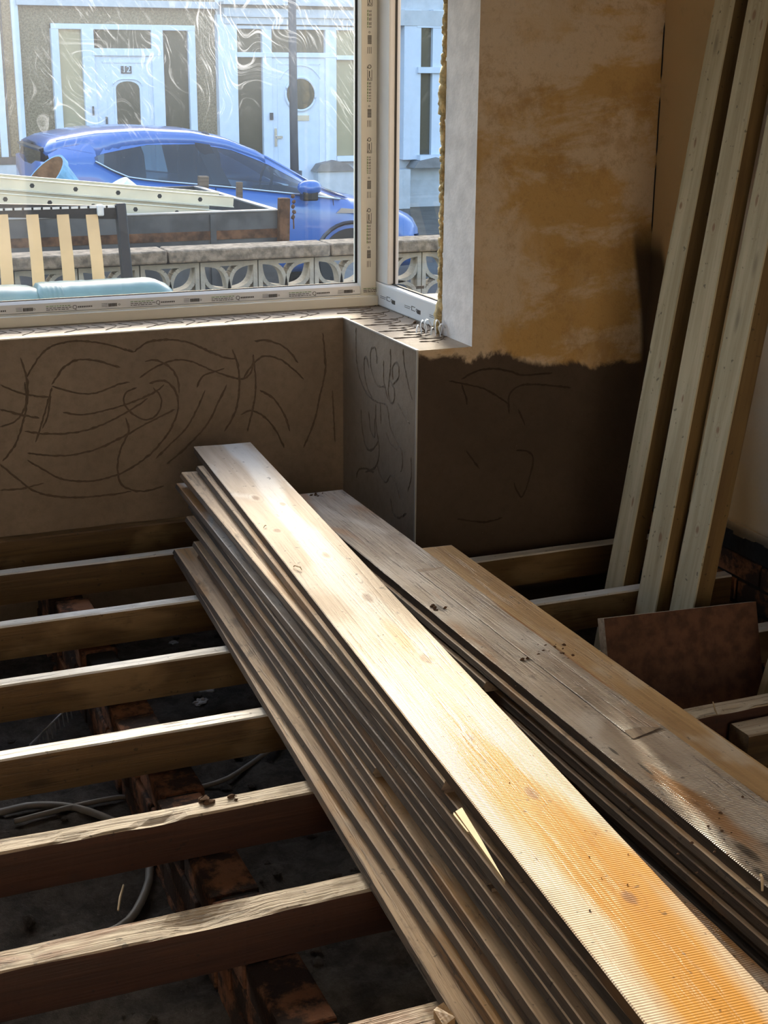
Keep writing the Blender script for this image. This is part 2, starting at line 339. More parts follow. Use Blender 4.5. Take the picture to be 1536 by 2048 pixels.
def glass_mat(name, smear=True, refl=(.9, .95, 1, 1)):
    t = NT(name); t.t.nodes.remove(t.p)
    tr = t.n('BsdfTransparent'); tr.inputs[0].default_value = (.90, .93, .92, 1)
    gl = t.n('BsdfGlossy'); gl.inputs['Roughness'].default_value = .0; gl.inputs[0].default_value = refl
    fr = t.n('Fresnel'); fr.inputs[0].default_value = 1.5
    mx = t.n('MixShader'); t.set(mx.inputs[0], fr.outputs[0]); t.set(mx.inputs[1], tr.outputs[0]); t.set(mx.inputs[2], gl.outputs[0])
    last = mx.outputs[0]
    if smear:
        X = t.xyz()
        v = t.coord((1, 1, 1)); warp = t.noise(v, 2.2, 2, .5)
        va = t.coord((80, 1, 8)); 
        vm = t.n('VectorMath', operation='ADD'); cx = t.n('CombineXYZ'); t.set(cx.inputs[0], t.math('MULTIPLY', warp, 85)); t.set(vm.inputs[0], va); t.set(vm.inputs[1], cx.outputs[0])
        s1 = t.noise(vm.outputs[0], 1.0, 5, .68, .5)
        vb = t.n('VectorRotate', rotation_type='Y_AXIS'); t.set(vb.inputs['Vector'], t.coord((1, 1, 1))); vb.inputs['Angle'].default_value = .65
        mp = t.n('Mapping'); t.set(mp.inputs[0], vb.outputs[0]); mp.inputs['Scale'].default_value = (95, 1, 10); s2 = t.noise(mp.outputs[0], 1, 5, .7, .7)
        mask = t.ramp(t.noise(v, 2.6, 3, .5), .42, .62); mask2 = t.ramp(t.noise(t.coord(off=(4, 0, 2)), 2.4, 3, .5), .45, .62)
        st = t.math('MAXIMUM', t.math('MULTIPLY', t.ramp(s1, .52, .70), mask), t.math('MULTIPLY', t.ramp(s2, .52, .68), mask2))
        zz = t.math('ADD', X[2], t.math('MULTIPLY', t.math('SUBTRACT', t.noise(v, 3, 3), .5), .5)); hi = t.ramp(zz, .50, .82)
        film = t.math('MULTIPLY', t.ramp(zz, .45, 1.05), .12)
        fac = t.math('MINIMUM', t.math('ADD', t.math('MULTIPLY', t.math('MULTIPLY', st, hi), .85), t.math('ADD', film, .03)), .85)
        fac = t.math('MULTIPLY', t.math('ADD', fac, t.math('MULTIPLY', t.ramp(t.noise(t.coord((1, 1, 1), off=(7, 0, 0)), 260, 2, .5), .66, .72), t.math('MULTIPLY', t.ramp(zz, .42, .6), .35))), .52)
        df = t.n('BsdfDiffuse'); df.inputs[0].default_value = (.78, .82, .9, 1); tl = t.n('BsdfTranslucent'); tl.inputs[0].default_value = (.74, .82, .95, 1)
        ms = t.n('MixShader'); ms.inputs[0].default_value = .6; t.set(ms.inputs[1], df.outputs[0]); t.set(ms.inputs[2], tl.outputs[0])
        m2 = t.n('MixShader'); t.set(m2.inputs[0], fac); t.set(m2.inputs[1], last); t.set(m2.inputs[2], ms.outputs[0]); last = m2.outputs[0]
    t.set(t.out.inputs[0], last); return t.mat
M['glass'] = glass_mat('smeared_glass'); M['glass_clear'] = glass_mat('clear_glass', False, (.5, .53, .55, 1))

# ------------------------------------------------------------------ the room
YW, YB, XC, XRV, XR, SILL = 3.96, 4.595, 1.772, 1.958, 2.592, .652
XL = -.62                                                           # left side of the bay (never seen)
GZ = -.34
def ribbon(mb, pts, nrm, wd, mi, seed=0, hgt=.0016, step=.006):
    P = spline(pts, step); N = Vector(nrm); rings = []
    for i, p in enumerate(P):
        d = (P[min(i+1, len(P)-1)]-P[max(i-1, 0)]);
        if d.length < 1e-6: d = Vector((1, 0, 0))
        s = d.normalized().cross(N).normalized()
        k = wd*(.55+.9*abs(mnoise.noise(Vector((i*.35, seed*7.7, 1))))) * (min(1, i/3+.25, (len(P)-1-i)/3+.25))
        jit = s*mnoise.noise(Vector((i*.5, seed*3.3, 5)))*wd*.5
        h = hgt*(.5+abs(mnoise.noise(Vector((i*.8, seed, 9))))*1.6)
        rings.append([p+jit-s*k, p+jit-s*k*.45+N*h, p+jit+N*h*.12, p+jit+s*k*.5+N*h*.9, p+jit+s*k])
    mb.rings(rings, close=False, mi=mi)
A5 = [[(95,285),(150,200),(200,165),(280,150),(380,160),(470,185),(490,190)],[(490,190),(540,155),(610,145),(690,155),(760,185),(820,210),(860,215)],
[(190,310),(230,250),(280,220),(340,220),(400,235),(440,248)],[(190,315),(280,340),(350,340),(430,310),(475,300)],[(0,310),(60,335),(120,350),(180,355)],
[(0,400),(80,420),(145,432)],[(0,465),(60,440),(95,380),(90,300)],[(230,410),(300,420),(400,400),(480,375),(560,340),(600,310)],
[(90,480),(180,490),(300,480),(400,445),(480,400),(540,360)],[(100,560),(220,570),(340,550),(440,505),(540,450),(640,400)],
[(510,285),(570,245),(640,220),(700,225),(770,255),(840,280),(890,288),(920,260),(928,200)],[(530,225),(570,220),(620,245),(650,290),(655,340)],
[(545,305),(600,295),(640,330),(652,390),(630,460),(590,520),(530,580),(440,635),(330,662),(230,655),(160,620),(100,585)],
[(500,320),(460,340),(455,380),(490,420),(540,438),(580,410),(590,360),(560,320)],[(460,430),(470,480),(440,550),(430,620),(450,680),(520,700),(600,680)],
[(0,600),(60,650),(130,700),(240,722),(380,715),(480,700)],[(0,695),(80,690),(160,670)],[(190,320),(170,390),(150,460),(130,520)],[(185,345),(175,420),(155,470)],
[(75,210),(100,300),(95,400),(60,520),(10,590)],[(750,330),(720,400),(680,470),(620,530),(570,580)],[(830,310),(800,370),(760,450),(690,530),(610,600)],
[(850,180),(870,240),(875,320),(860,410),(820,480)],[(925,200),(935,290),(930,370),(905,480)],[(720,320),(740,280),(790,260),(820,250)],
[(930,150),(990,150),(1050,180),(1090,230)],[(890,285),(930,230),(970,205),(1030,220),(1080,260),(1110,290)],[(950,330),(1000,360),(1040,420),(1060,480)],
[(880,420),(920,405),(970,430),(1010,480),(1040,540)],[(1180,120),(1190,250),(1170,350),(1150,440),(1110,540)],[(1215,330),(1220,420),(1225,520)]]
B6 = [[(158,120),(160,250),(175,340),(205,410),(245,445),(290,460),(300,500)],[(250,280),(245,215),(225,215),(222,280),(235,340),(255,375),(290,380)],
[(215,300),(205,255),(195,260),(195,320),(210,390),(230,430)],[(280,265),(280,350),(290,400),(300,440)],[(310,215),(310,290),(305,340),(300,400),(310,450),(325,440),(325,390),(305,350)],
[(320,370),(345,340),(345,290),(330,275),(318,300),(320,350)],[(365,215),(370,280),(385,360),(405,440)],[(340,450),(365,500),(395,545)],
[(245,455),(245,520),(250,580),(255,620),(225,660),(200,640),(185,560),(180,480)],[(265,455),(268,545)],[(215,490),(220,560),(225,580)],[(240,520),(240,600),(225,580)],
[(300,490),(310,560),(335,620),(360,660)],[(290,580),(310,630),(345,660)],[(250,580),(260,660),(245,730),(200,755)],[(360,660),(362,720),(355,755)],
[(160,780),(170,745),(200,740),(235,755)],[(250,720),(265,770),(290,800),(310,770),(330,800),(345,850),(350,870)],[(310,870),(320,930),(345,955),(380,935)],[(400,690),(400,780),(385,840)]]
C6 = [[(565,355),(640,370),(720,390),(790,430),(830,460)],[(620,350),(680,315),(760,302),(840,315),(890,330),(1020,320)],[(620,370),(640,420),(645,460)],
[(830,500),(830,420),(870,380),(940,370),(1100,385)],[(870,480),(900,550)],[(860,660),(910,665),(935,690),(925,760),(885,865),(850,800)],[(640,660),(700,740)],[(600,960),(720,975),(800,955)]]
# bay wall below the window
mb = MB(); mb.box(XL-.3, XC, YB, 4.98, GZ-.2, SILL)
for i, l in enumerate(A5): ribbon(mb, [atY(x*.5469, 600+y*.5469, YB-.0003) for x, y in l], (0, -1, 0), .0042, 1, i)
for i in range(26):                                                 # keying marks in the sill top
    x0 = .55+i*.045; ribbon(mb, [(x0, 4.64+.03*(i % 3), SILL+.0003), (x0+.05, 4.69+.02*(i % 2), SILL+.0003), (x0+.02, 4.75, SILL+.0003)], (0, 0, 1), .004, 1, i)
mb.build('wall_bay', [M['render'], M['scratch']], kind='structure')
# bay return + front wall on the right (one L-shaped pier)
mb = MB()
mb.box(XC, XR+.25, YW, 4.98, GZ-.2, SILL)
mb.m[-6:] = [0, 3, 1, 0, 0, 2]                                      # bottom, top(sill), front, right, back, left(return)
mb.box(XRV, XR+.25, YW, 4.185, SILL, 2.55); mb.m[-6:] = [0, 0, 1, 0, 0, 4]
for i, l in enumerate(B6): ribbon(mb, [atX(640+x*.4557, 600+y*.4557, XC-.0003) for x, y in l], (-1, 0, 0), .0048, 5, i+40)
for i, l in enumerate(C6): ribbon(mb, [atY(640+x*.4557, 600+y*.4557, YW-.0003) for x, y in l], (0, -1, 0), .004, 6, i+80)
for i in range(17):                                                 # loops keyed into the sill
    yy = 4.05+i*.042; xx = 1.85+.035*math.sin(i*2.1); a = .028+.01*(i % 3); b = .020
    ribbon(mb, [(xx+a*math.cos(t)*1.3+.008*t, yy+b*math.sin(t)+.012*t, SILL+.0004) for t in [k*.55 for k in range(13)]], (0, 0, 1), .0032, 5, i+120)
rr = random.Random(3)
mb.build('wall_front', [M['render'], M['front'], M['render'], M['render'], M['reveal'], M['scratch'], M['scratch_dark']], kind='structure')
# unseen sides: left half of the front wall, head over the bay, left wall, rear wall with wide opening added to let light in, ceiling
mb = MB(); mb.box(-1.6, XL, YW, 4.98, GZ-.2, SILL); mb.box(-1.6, XL-.18, YW, 4.185, SILL, 2.55); mb.box(-1.6, XL, 4.185, 4.98, 2.12, 2.55); mb.box(XL-.3, XRV+.06, YB, 4.98, 2.12, 2.55); mb.box(XL-.3, XRV+.1, YW, YB, 2.35, 2.55)
mb.build('wall_bay_head', M['white_room'], kind='structure')
mb = MB(); mb.box(-1.7, -1.5, -2.2, YW, GZ-.2, 2.55); mb.build('wall_left', M['white_room'], kind='structure')
mb = MB(); mb.box(-1.7, XR+.25, -2.2, 4.0, 2.55, 2.75); mb.build('ceiling', M['ceiling'], kind='structure')
mb = MB(); mb.box(-1.7, -1.0, -2.4, -2.2, GZ-.2, 2.55); mb.box(1.9, XR+.25, -2.4, -2.2, GZ-.2, 2.55); mb.box(-1.0, 1.9, -2.4, -2.2, 2.2, 2.55)
mb.build('wall_rear', M['white_room'], kind='structure')
mb = MB(); mb.box(-9, 11, -13.4, -13.0, -.6, 6.0); mb.build('wall_bounce_rear', M['bounce_rear'], kind='structure')  # unseen wall added behind the room as a warm sunlit reflector
mb = MB(); mb.box(-9, 11, -13, -2.4, -.8, -.5); mb.build('ground_rear', M['bounce_rear'], kind='structure')  # unseen pale ground added with the reflector wall
# right wall: plaster, tar course, brick courses
mb = MB(); mb.box(XR, XR+.25, -2.2, YW, .155, 2.55, 0); mb.box(XR+.004, XR+.25, -2.2, YW, .075, .155, 1); mb.box(XR+.012, XR+.25, -2.2, YW, GZ-.2, .075, 2)
z = .068
for row in range(5):
    y = 3.94 - (row % 2)*.115
    while y > 1.5:
        mb.box(XR+.002+rr.uniform(0, .004), XR+.05, y-.212, y, z-.066, z-.004*rr.random(), 3); y -= .226
    z -= .078
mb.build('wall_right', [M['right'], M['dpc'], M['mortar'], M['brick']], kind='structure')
# ragged plaster lip above the tar course
mb = MB()
for k in range(40):
    y = 1.9+k*.05; d = .012+.02*abs(mnoise.noise(Vector((k*.7, 2, 0))))
    mb.box(XR-.008, XR+.002, y, y+.05, .155-d, .17)
mb.build('trim_2', M['right'], kind='structure')
# corner beads
mb = MB(); mb.box(.3, XC, YB-.003, YB+.004, SILL-.002, SILL+.0025); mb.box(XC-.003, XC+.004, YW, YB, SILL-.002, SILL+.0025); mb.box(XC-.0025, XC+.0025, YW-.0025, YW+.0025, 0, SILL)
mb.build('trim_1', M['bead'], kind='structure')
# crack in the corner
mb = MB(); 
for seg in ((.98, 1.20), (1.22, 1.40), (1.45, 1.62)):
    P = [(XR-.0015-.002*abs(mnoise.noise(Vector((i, seg[0], 0)))), YW-.0015, seg[0]+(seg[1]-seg[0])*i/10) for i in range(11)]; mb.tube(P, [.0004]+[.0022]*9+[.0004], 5)
mb.build('trim_3', M['dpc'], kind='structure')
# soil under the floor
mb = MB(); nx, ny = 130, 170; x0, x1, y0, y1 = -1.5, XR+.02, .2, 4.7
for j in range(ny+1):
    for i in range(nx+1):
        x = x0+(x1-x0)*i/nx; y = y0+(y1-y0)*j/ny; p = Vector((x, y, 0))
        z = GZ + .05*mnoise.noise(p*2.3) + .022*mnoise.noise(p*9) + .012*mnoise.noise(p*27)
        mb.v.append(Vector((x, y, z)))
for j in range(ny):
    for i in range(nx):
        a = j*(nx+1)+i; mb.f.append([a, a+1, a+nx+2, a+nx+1]); mb.m.append(0)
mb.build('floor', M['soil'], smooth=True, kind='structure')
def soil_z(x, y):
    p = Vector((x, y, 0)); return GZ + .05*mnoise.noise(p*2.3) + .022*mnoise.noise(p*9) + .012*mnoise.noise(p*27)
mb = MB(); mb.box(-1.5, XR+.2, -2.2, .2, GZ-.1, GZ); mb.build('floor_rear', M['soil'], kind='structure')
mb = MB(); rr = random.Random(11)
for i in range(900):
    x = rr.uniform(-.1, 2.4); y = rr.uniform(1.6, 3.85 if x > 1.7 else 4.45)
    if .60 < x < .83: continue
    r = rr.choice([.003, .004, .005, .007, .012, .018])
    mb.blob((x, y, soil_z(x, y)+r*.3), r, i, 1, .7, (1, 1, .7))
tag(mb.build('rubble', M['soil']), 'scattered dark soil crumbs and small stones on the ground under the joists', 'rubble', kind='stuff')
# brick sleeper wall under the joists
mb = MB(); rr = random.Random(5)
for c in range(4):
    z0 = -.103-.078*(c+1)
    y = 1.55+(c % 2)*.11
    while y < 4.5:
        if not (c == 0 and rr.random() < .12):
            j = [rr.uniform(-.008, .008) for _ in range(4)]
            xa = .66+(2.9-y)*.0 + j[0]; mb.box(xa, xa+.105, y+j[1]*.3, y+.212+j[2]*.3, z0+.004, z0+.072, 0)
        y += .224
mb.box(.675, .755, 1.55, 4.55, -.50, -.115, 1)
mb.build('wall_sleeper', [M['brick'], M['mortar']], kind='structure', bevel=.006)

# ------------------------------------------------------------------ joists
def timber(name, L, wdt, hgt, mats, seed, rough=.0015, nx=60, rot=None, parent=None):
    """length along local x, width y in [0,w], top z=0; slots 0 top, 1 sides"""
    mb = MB(); rings = []
    for i in range(nx+1):
        x = L*i/nx
        def nz(k, s=1.0, f=6): return mnoise.noise(Vector((x*f, seed*5.3+k*2.7, k)))*rough*s
        d = rot(x) if rot else (0, 0)
        rings.append([(x, nz(1), -hgt), (x, nz(2)+.0, -.004+nz(3)-d[0]*.3), (x, .004+nz(4)+d[0]*.6, nz(5)-d[0]), (x, wdt*.5, nz(6, 1.5, 14)-d[1]),
                      (x, wdt-.004+nz(7), nz(8)), (x, wdt+nz(9), -.004+nz(10)), (x, wdt+nz(11), -hgt)])
    n = 7; mb.rings(rings, True, True)
    for i in range(nx):
        for j in (1, 2, 3, 4): mb.m[i*n+j] = 1 if False else 0
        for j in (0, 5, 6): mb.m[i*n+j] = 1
    mb.m[-1] = mb.m[-2] = 1
    return mb.build(name, mats, parent)
JY = [(4.27, .045), (3.84, .045), (3.44, .045), (3.04, .05), (2.645, .055), (2.26, .066), (1.843, .06)]
JL = ['joist nearest the bay wall, grey-topped, running behind the board stack', 'second joist from the bay wall, with light painted into its white top edge',
      'third joist from the bay wall, white-topped, the studs standing against it', 'fourth joist from the bay wall, white-topped with golden brown side',
      'rotten-topped joist with dark crumbs lying on its upper edge', 'thick rotten joist near the front with a brown decayed hollow in its top',
      'nearest joist, its pale top just showing at the bottom of the photo']
for i, (yb, wd) in enumerate(JY):
    rotf = None
    if i == 4: rotf = lambda x: (.010*max(0, mnoise.noise(Vector((x*7, 3, 1)))-.05)*3, .009*max(0, mnoise.noise(Vector((x*9, 8, 1)))))
    if i == 5: rotf = lambda x: (.012*max(0, 1-abs(x-2.08)/.16)+.006*max(0, mnoise.noise(Vector((x*9, 3, 1)))), .014*max(0, 1-abs(x-2.07)/.13)+.006*max(0, mnoise.noise(Vector((x*12, 5, 1)))))
    o = timber('floor_joist', 4.08, wd, .1, [M['joist_rot'] if i >= 4 else M['joist_top_lit'], M['joist_red'] if i >= 4 else M['joist_side_shaded']], i+1, .0015 if i < 4 else .003, 160, rotf)
    o.location = (-1.49, yb-wd, 0)
    tag(o, JL[i], 'joist', 'floor joists')
o = timber('wall_plate', 3.2, .05, .1, [M['joist_side_shaded'], M['joist_side_shaded']], 20); o.location = (-1.43, YB-.053, .0); tag(o, 'brown timber wall plate along the foot of the bay wall', 'joist')
o = timber('wall_plate', .78, .05, .1, [M['joist_red'], M['joist_red']], 21); o.location = (1.80, YW-.053, -.045); tag(o, 'dark timber plate along the foot of the wall right of the bay', 'joist')

# ------------------------------------------------------------------ floorboards
def plank(label, far, near, width, ztop, t, top, seed, edge=None, group=None, tongue=True, rag=.012, bow=0, nick=.004, name='floorboard', side=True):
    far = Vector((*far, 0)); near = Vector((*near, 0)); d = near-far; L = d.length; nx = max(12, int(L/.014)); mb = MB(); rings = []
    for i in range(nx+1):
        x = L*i/nx
        def nz(k, f=5.): return mnoise.noise(Vector((x*f, seed*4.1+k*3.3, k*1.7)))
        l = nick*.16*nz(1, 2) + nick*.12*nz(9, 30) + max(0, nz(2, 14)-.45)*nick*.6 + abs(nz(10, 47))*nick*.16; r = nick*.16*nz(3, 2) + nick*.1*nz(8, 30) + max(0, nz(4, 13)-.45)*nick*.6
        ex = [0]*8
        if i == 0: ex = [rag*mnoise.noise(Vector((seed, k*1.9, 3))) for k in range(8)]
        if i == nx: ex = [rag*mnoise.noise(Vector((seed, k*2.3, 8))) for k in range(8)]
        zb = bow*math.sin(PI*i/nx); tg = .006 if tongue else .0
        yl, yr = l, width-r
        rings.append([(x+ex[0], yl, -t+zb), (x+ex[1], yl-tg*.2, -t*.66+zb), (x+ex[2], yl-tg, -t*.55+zb+.001*nz(7)), (x+ex[3], yl, -.0018+zb), (x+ex[4], yl+.0022, zb+.0006*nz(5)),
                      (x+ex[5], width*.5, zb+.0006*nz(6)), (x+ex[6], yr-.0022, zb), (x+ex[7], yr, -.002+zb), (x+ex[7], yr, -t+zb)])
    n = 9; mb.rings(rings, True, True)
    for i in range(nx):
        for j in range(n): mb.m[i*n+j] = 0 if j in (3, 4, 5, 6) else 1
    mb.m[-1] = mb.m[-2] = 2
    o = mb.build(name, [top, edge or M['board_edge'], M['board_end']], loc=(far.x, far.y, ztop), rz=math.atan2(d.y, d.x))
    return tag(o, label, 'floorboard', group)
T = .0225; ST = .023
G1 = 'old floorboards in the left stack'
def lin(xa, xb, Y): return xa + (xb-xa)*(4.2-Y)/1.7
def mboard(k, xa, xb, wdt, yf, yn, top, label, **kw):
    return plank(label, (lin(xa, xb, yf), yf), (lin(xa, xb, yn), yn), wdt, ST*(k+1)+.0005, T, top, k+1, group=G1, **kw)
MAIN = [(0, 1.040, .922, .19, 4.15, .9, 'bottom floorboard of the left stack, resting on the joists'),
        (1, 1.032, .949, .18, 4.13, .9, 'second floorboard from the bottom of the left stack, its light far end jutting out'),
        (2, 1.085, .976, .18, 4.00, .9, 'third floorboard from the bottom of the left stack'),
        (3, 1.078, .985, .18, 4.05, .95, 'floorboard in the left stack with a dark stub end beside the light one'),
        (4, 1.105, .992, .18, 4.10, 1.0, 'floorboard in the lower middle of the left stack'),
        (5, 1.080, .998, .18, 4.16, 2.40, 'short floorboard in the left stack, its near end broken off halfway'),
        (6, 1.105, 1.001, .18, 4.22, .95, 'middle floorboard of the left stack with a pale worn ledge'),
        (7, 1.112, 1.005, .18, 4.20, .9, 'floorboard just above the middle of the left stack'),
        (8, 1.082, 1.003, .18, 4.30, 1.84, 'dark blue-grey floorboard high in the left stack, its near end sawn and split'),
        (9, 1.124, 1.011, .18, 4.22, .9, 'floorboard three below the top of the left stack'),
        (10, 1.090, 1.009, .19, 4.26, .9, 'floorboard two below the top of the left stack, jutting left at the far end'),
        (11, 1.138, 1.017, .17, 4.24, 2.06, 'floorboard directly under the top one, its near end stopping short in a dark notch')]
for (k, xa, xb, wd, yf, yn, lb) in MAIN:
    mboard(k, xa, xb, wd, yf, yn, M['board_ledge'] if k not in (8,) else M['board_top_grey'], lb, nick=.0024, rag=.02)
plank('top floorboard of the left stack, pale and sunlit with wet orange stain', (1.1705, 4.39), (.9008, .9), .191, .2995, T, M['board_top_wet'], 77, group=G1, tongue=False, rag=.012, nick=.0025)
G2 = 'old floorboards in the right stack'
T2 = .0236; S2 = .0243
def rboard(j, xa, xb, yf, yn, wdt, top, label, **kw):             # j counted down from the top board
    return plank(label, (xa, yf), (xb, yn), wdt, .1705-S2*j, T2, top, 30+j*3+int(xa*10), group=G2, **kw)
rboard(0, 1.42, 1.425, 4.16, .9, .182, M['board_top_rot'], 'top floorboard of the right stack, grey with glossy wet streaks', tongue=False, rag=.02, nick=.006)
plank('thin split-off strip lying on the right half of the grey top board', (1.508, 3.35), (1.510, 2.29), .085, .1742, .0034, M['board_top_rot'], 91, tongue=False, rag=.05, nick=.006, name='split_board_strip')
rboard(1, 1.412, 1.414, 4.10, .9, .128, M['board_ledge'], 'floorboard right below the grey top board, showing as a narrow ledge', nick=.006)
rboard(1, 1.553, 1.545, 3.59, 1.98, .172, M['board_top_orange'], 'orange brown floorboard lying along the right of the grey board, sawn near end', tongue=False, rag=.014)
rboard(2, 1.402, 1.402, 4.10, 2.72, .165, M['board_ledge'], 'pale floorboard in the gap between the stacks with a square cut near end')
rboard(2, 1.575, 1.583, 3.15, 1.92, .172, M['board_top_orange'], 'narrow-showing orange floorboard at the far right edge of the right stack', rag=.016)
rboard(3, 1.428, 1.425, 4.05, .9, .16, M['board_ledge'], 'dark floorboard third down on the left side of the right stack')
rboard(3, 1.60, 1.60, 3.4, 1.95, .15, M['board_ledge'], 'hidden floorboard third down on the right side of the right stack')
rboard(4, 1.418, 1.416, 4.10, .9, .17, M['board_ledge'], 'floorboard low in the right stack with a light worn arris')
rboard(4, 1.60, 1.60, 3.4, 1.95, .15, M['board_ledge'], 'lower floorboard under the orange boards on the right')
rboard(5, 1.43, 1.43, 4.05, .9, .16, M['board_edge'], 'second lowest floorboard of the right stack')
rboard(5, 1.60, 1.60, 3.4, 1.9, .15, M['board_edge'], 'second lowest floorboard on the far right side')
rboard(6, 1.42, 1.42, 4.05, .9, .17, M['board_edge'], 'lowest floorboard of the right stack lying on the joists')
rboard(6, 1.60, 1.60, 3.4, 1.9, .15, M['board_edge'], 'lowest floorboard on the far right side')
plank('dull floorboard lying in the shaded gap between the two stacks', (1.215, 2.55), (1.195, .9), .19, .0465, .0225, M['board_top_grey'], 61, group=G2, tongue=False)
plank('low floorboard on the joists under the one in the shaded gap', (1.215, 2.6), (1.195, .9), .19, .0232, .0225, M['board_edge'], 62, group=G2, tongue=False)
# loose splinters, chips, nails
def splinter(label, pts, r, cat='splinter', name='wood_splinter', mat='splinter'):
    mb = MB(); n = len(pts); mb.tube(pts, [r*(.5+.5*math.sin(PI*(i+.5)/n)) for i in range(n)], 5); tag(mb.build(name, M[mat]), label, cat)
mb = MB(); a = atZ(915, 1628, .2845); b = atZ(1010, 1770, .2835)
mb.prism([a+Vector((-.004, 0, 0)), a+Vector((.012, .008, 0)), a.lerp(b, .45)+Vector((.007, 0, 0)), b, a.lerp(b, .5)+Vector((-.002, 0, 0))], (0, 0, .006))
mb.prism([a+Vector((-.010, -.004, .0)), a+Vector((-.006, .002, .0)), a.lerp(b, .3)+Vector((-.003, 0, 0)), a.lerp(b, .28)+Vector((-.006, 0, 0))], (0, 0, .004))
tag(mb.build('wood_splinter', M['splinter']), 'bright sunlit split sliver beside the top board of the left stack', 'splinter')
def curl(label, px, py, z, s, seed):
    rr = random.Random(seed); p = atZ(px, py, z)
    pts = [p+Vector((s*(i/5-.5)*math.cos(seed), s*(i/5-.5)*math.sin(seed), .002+.25*s*math.sin(PI*i/5)*rr.uniform(.6, 1.3))) for i in range(6)]
    splinter(label, pts, s*.06, name='wood_shaving')
curl('curled brown shaving on the left half of the top floorboard', 595, 1138, .3, .03, 2)
curl('small curled shaving near the far end of the top floorboard', 530, 1055, .3, .02, 4)
curl('forked straw-coloured splinter at the lower right edge of the right stack', 1522, 1768, .172, .05, 1)
splinter('bent nail-like splinter sticking up from the joist in front of the dark panel', [atZ(1434, 1428, 0), atZ(1430, 1420, .02), atZ(1426, 1404, .05)], .002)
splinter('thin twig lying on the soil by the grey cable', [atZ(236, 1821, -.33), atZ(240, 1795, -.325), atZ(247, 1770, -.33)], .003)
mb = MB(); rr = random.Random(21)
def crumbs(px, py, z, n, sx, sy, r):
    for i in range(n):
        p = atZ(px+rr.gauss(0, sx), py+rr.gauss(0, sy), z); k = r*rr.uniform(.3, 1); mb.blob((p.x, p.y, z+k*.4), k, rr.random()*50, 1, .8, (1.2, .8, .7))
crumbs(410, 1602, -.002, 5, 12, 4, .012); crumbs(465, 1596, -.002, 3, 6, 3, .009)
tag(mb.build('dirt_crumbs', M['crumb']), 'dark crumbs lying on the rotten joist left of the stack', 'dirt', kind='stuff'); mb = MB()
crumbs(630, 990, .1712, 8, 8, 3, .004); crumbs(1105, 1305, .1712, 26, 24, 9, .005); crumbs(875, 1214, .1712, 8, 9, 4, .005); crumbs(1390, 1690, .1712, 10, 40, 25, .004); crumbs(1450, 1640, .1712, 8, 30, 20, .003)
tag(mb.build('dirt_crumbs', M['crumb']), 'brown rot crumbs and chips on the grey top board of the right stack', 'dirt', kind='stuff'); mb = MB()
crumbs(700, 1250, .3, 6, 50, 60, .0018); crumbs(1000, 1500, .3, 8, 50, 70, .0016); crumbs(1200, 1740, .3, 8, 50, 60, .0018)
tag(mb.build('dirt_crumbs', M['crumb']), 'tiny dark specks on the sunlit top board of the left stack', 'dirt', kind='stuff'); mb = MB()
crumbs(860, 650, SILL+.0015, 30, 14, 9, .0055)
tag(mb.build('dirt_crumbs', M['crumb']), 'dark plaster crumbs on the sill at the foot of the side window', 'dirt', kind='stuff')
p = atZ(884, 2044, .002); mb = MB()
mb.prism([p+Vector((-.011, -.03, 0)), p+Vector((.009, -.03, 0)), p+Vector((.008, .012, 0)), p+Vector((.0, .020, 0)), p+Vector((-.009, .014, 0))], (0, 0, .016)); mb.v = [v+Vector((0, 0, .012 if (v.x > p.x and v.z > .01) else 0)) for v in mb.v]
tag(mb.build('wood_wedge', M['board_top_orange']), 'small split wedge of wood on the nearest joist beside the left stack', 'splinter')

# ------------------------------------------------------------------ leaning studs, dark panel, offcut
def stud_face(seed):
    r = random.Random(seed*17+3); kn = [(r.uniform(.35, .6)+k*r.uniform(.36, .5), r.uniform(-.03, .03), r.uniform(.014, .03), r.uniform(.007, .014)) for k in range(5)]
    return wood('stud_face', (.50, .425, .29), (.44, .37, .245), (.34, .28, .17), dirt_amt=.12, rough=.6, spec=.35, bump=.2, crack=.25, knots=kn)
def stud(label, base, slope, L, wx, wy, rz, seed):
    """base = foot of left-far corner; leans in +X by slope per metre"""
    mb = MB(); nx = 40; rings = []
    for i in range(nx+1):
        z = L*i/nx; n_ = lambda k: .0012*mnoise.noise(Vector((z*3, seed*5, k)))
        q = .003
        rings.append([(z, -wy/2+q, -wx/2+n_(1)), (z, wy/2-q, -wx/2+n_(2)), (z, wy/2+n_(3), -wx/2+q), (z, wy/2+n_(3), wx/2-q), (z, wy/2-q, wx/2), (z, -wy/2+q, wx/2), (z, -wy/2+n_(4), wx/2-q), (z, -wy/2+n_(4), -wx/2+q)])
    mb.rings(rings)
    for i in range(nx):
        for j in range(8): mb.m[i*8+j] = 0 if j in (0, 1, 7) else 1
    o = mb.build('timber_stud', [stud_face(seed), M['stud_side_shaded']])
    ax = Vector((slope, 0, 1)).normalized(); zz = Vector((1, 0, -slope)).normalized(); yy = zz.cross(ax)
    rot = Matrix((ax, yy, zz)).transposed(); o.matrix_world = Matrix.Translation(base) @ Matrix.Rotation(rz, 4, 'Z') @ rot.to_4x4()
    return tag(o, label, 'stud', 'new timber studs leaning in the corner')
def sbase(px, py, Y, slope, zf, wx, wy):
    p = atY(px, py, Y); return Vector((p.x + slope*(zf-p.z) + wx/2, Y-wy/2, zf))
stud('leftmost of the pale timber studs leaning in the corner', sbase(1309, 640, 3.555, .146, -.33, .055, .095), .146, 2.45, .055, .095, 0, 1)
stud('middle of the three full-length studs leaning in the corner', sbase(1381, 640, 3.365, .1414, -.33, .052, .095), .1414, 2.45, .052, .095, .05, 2)
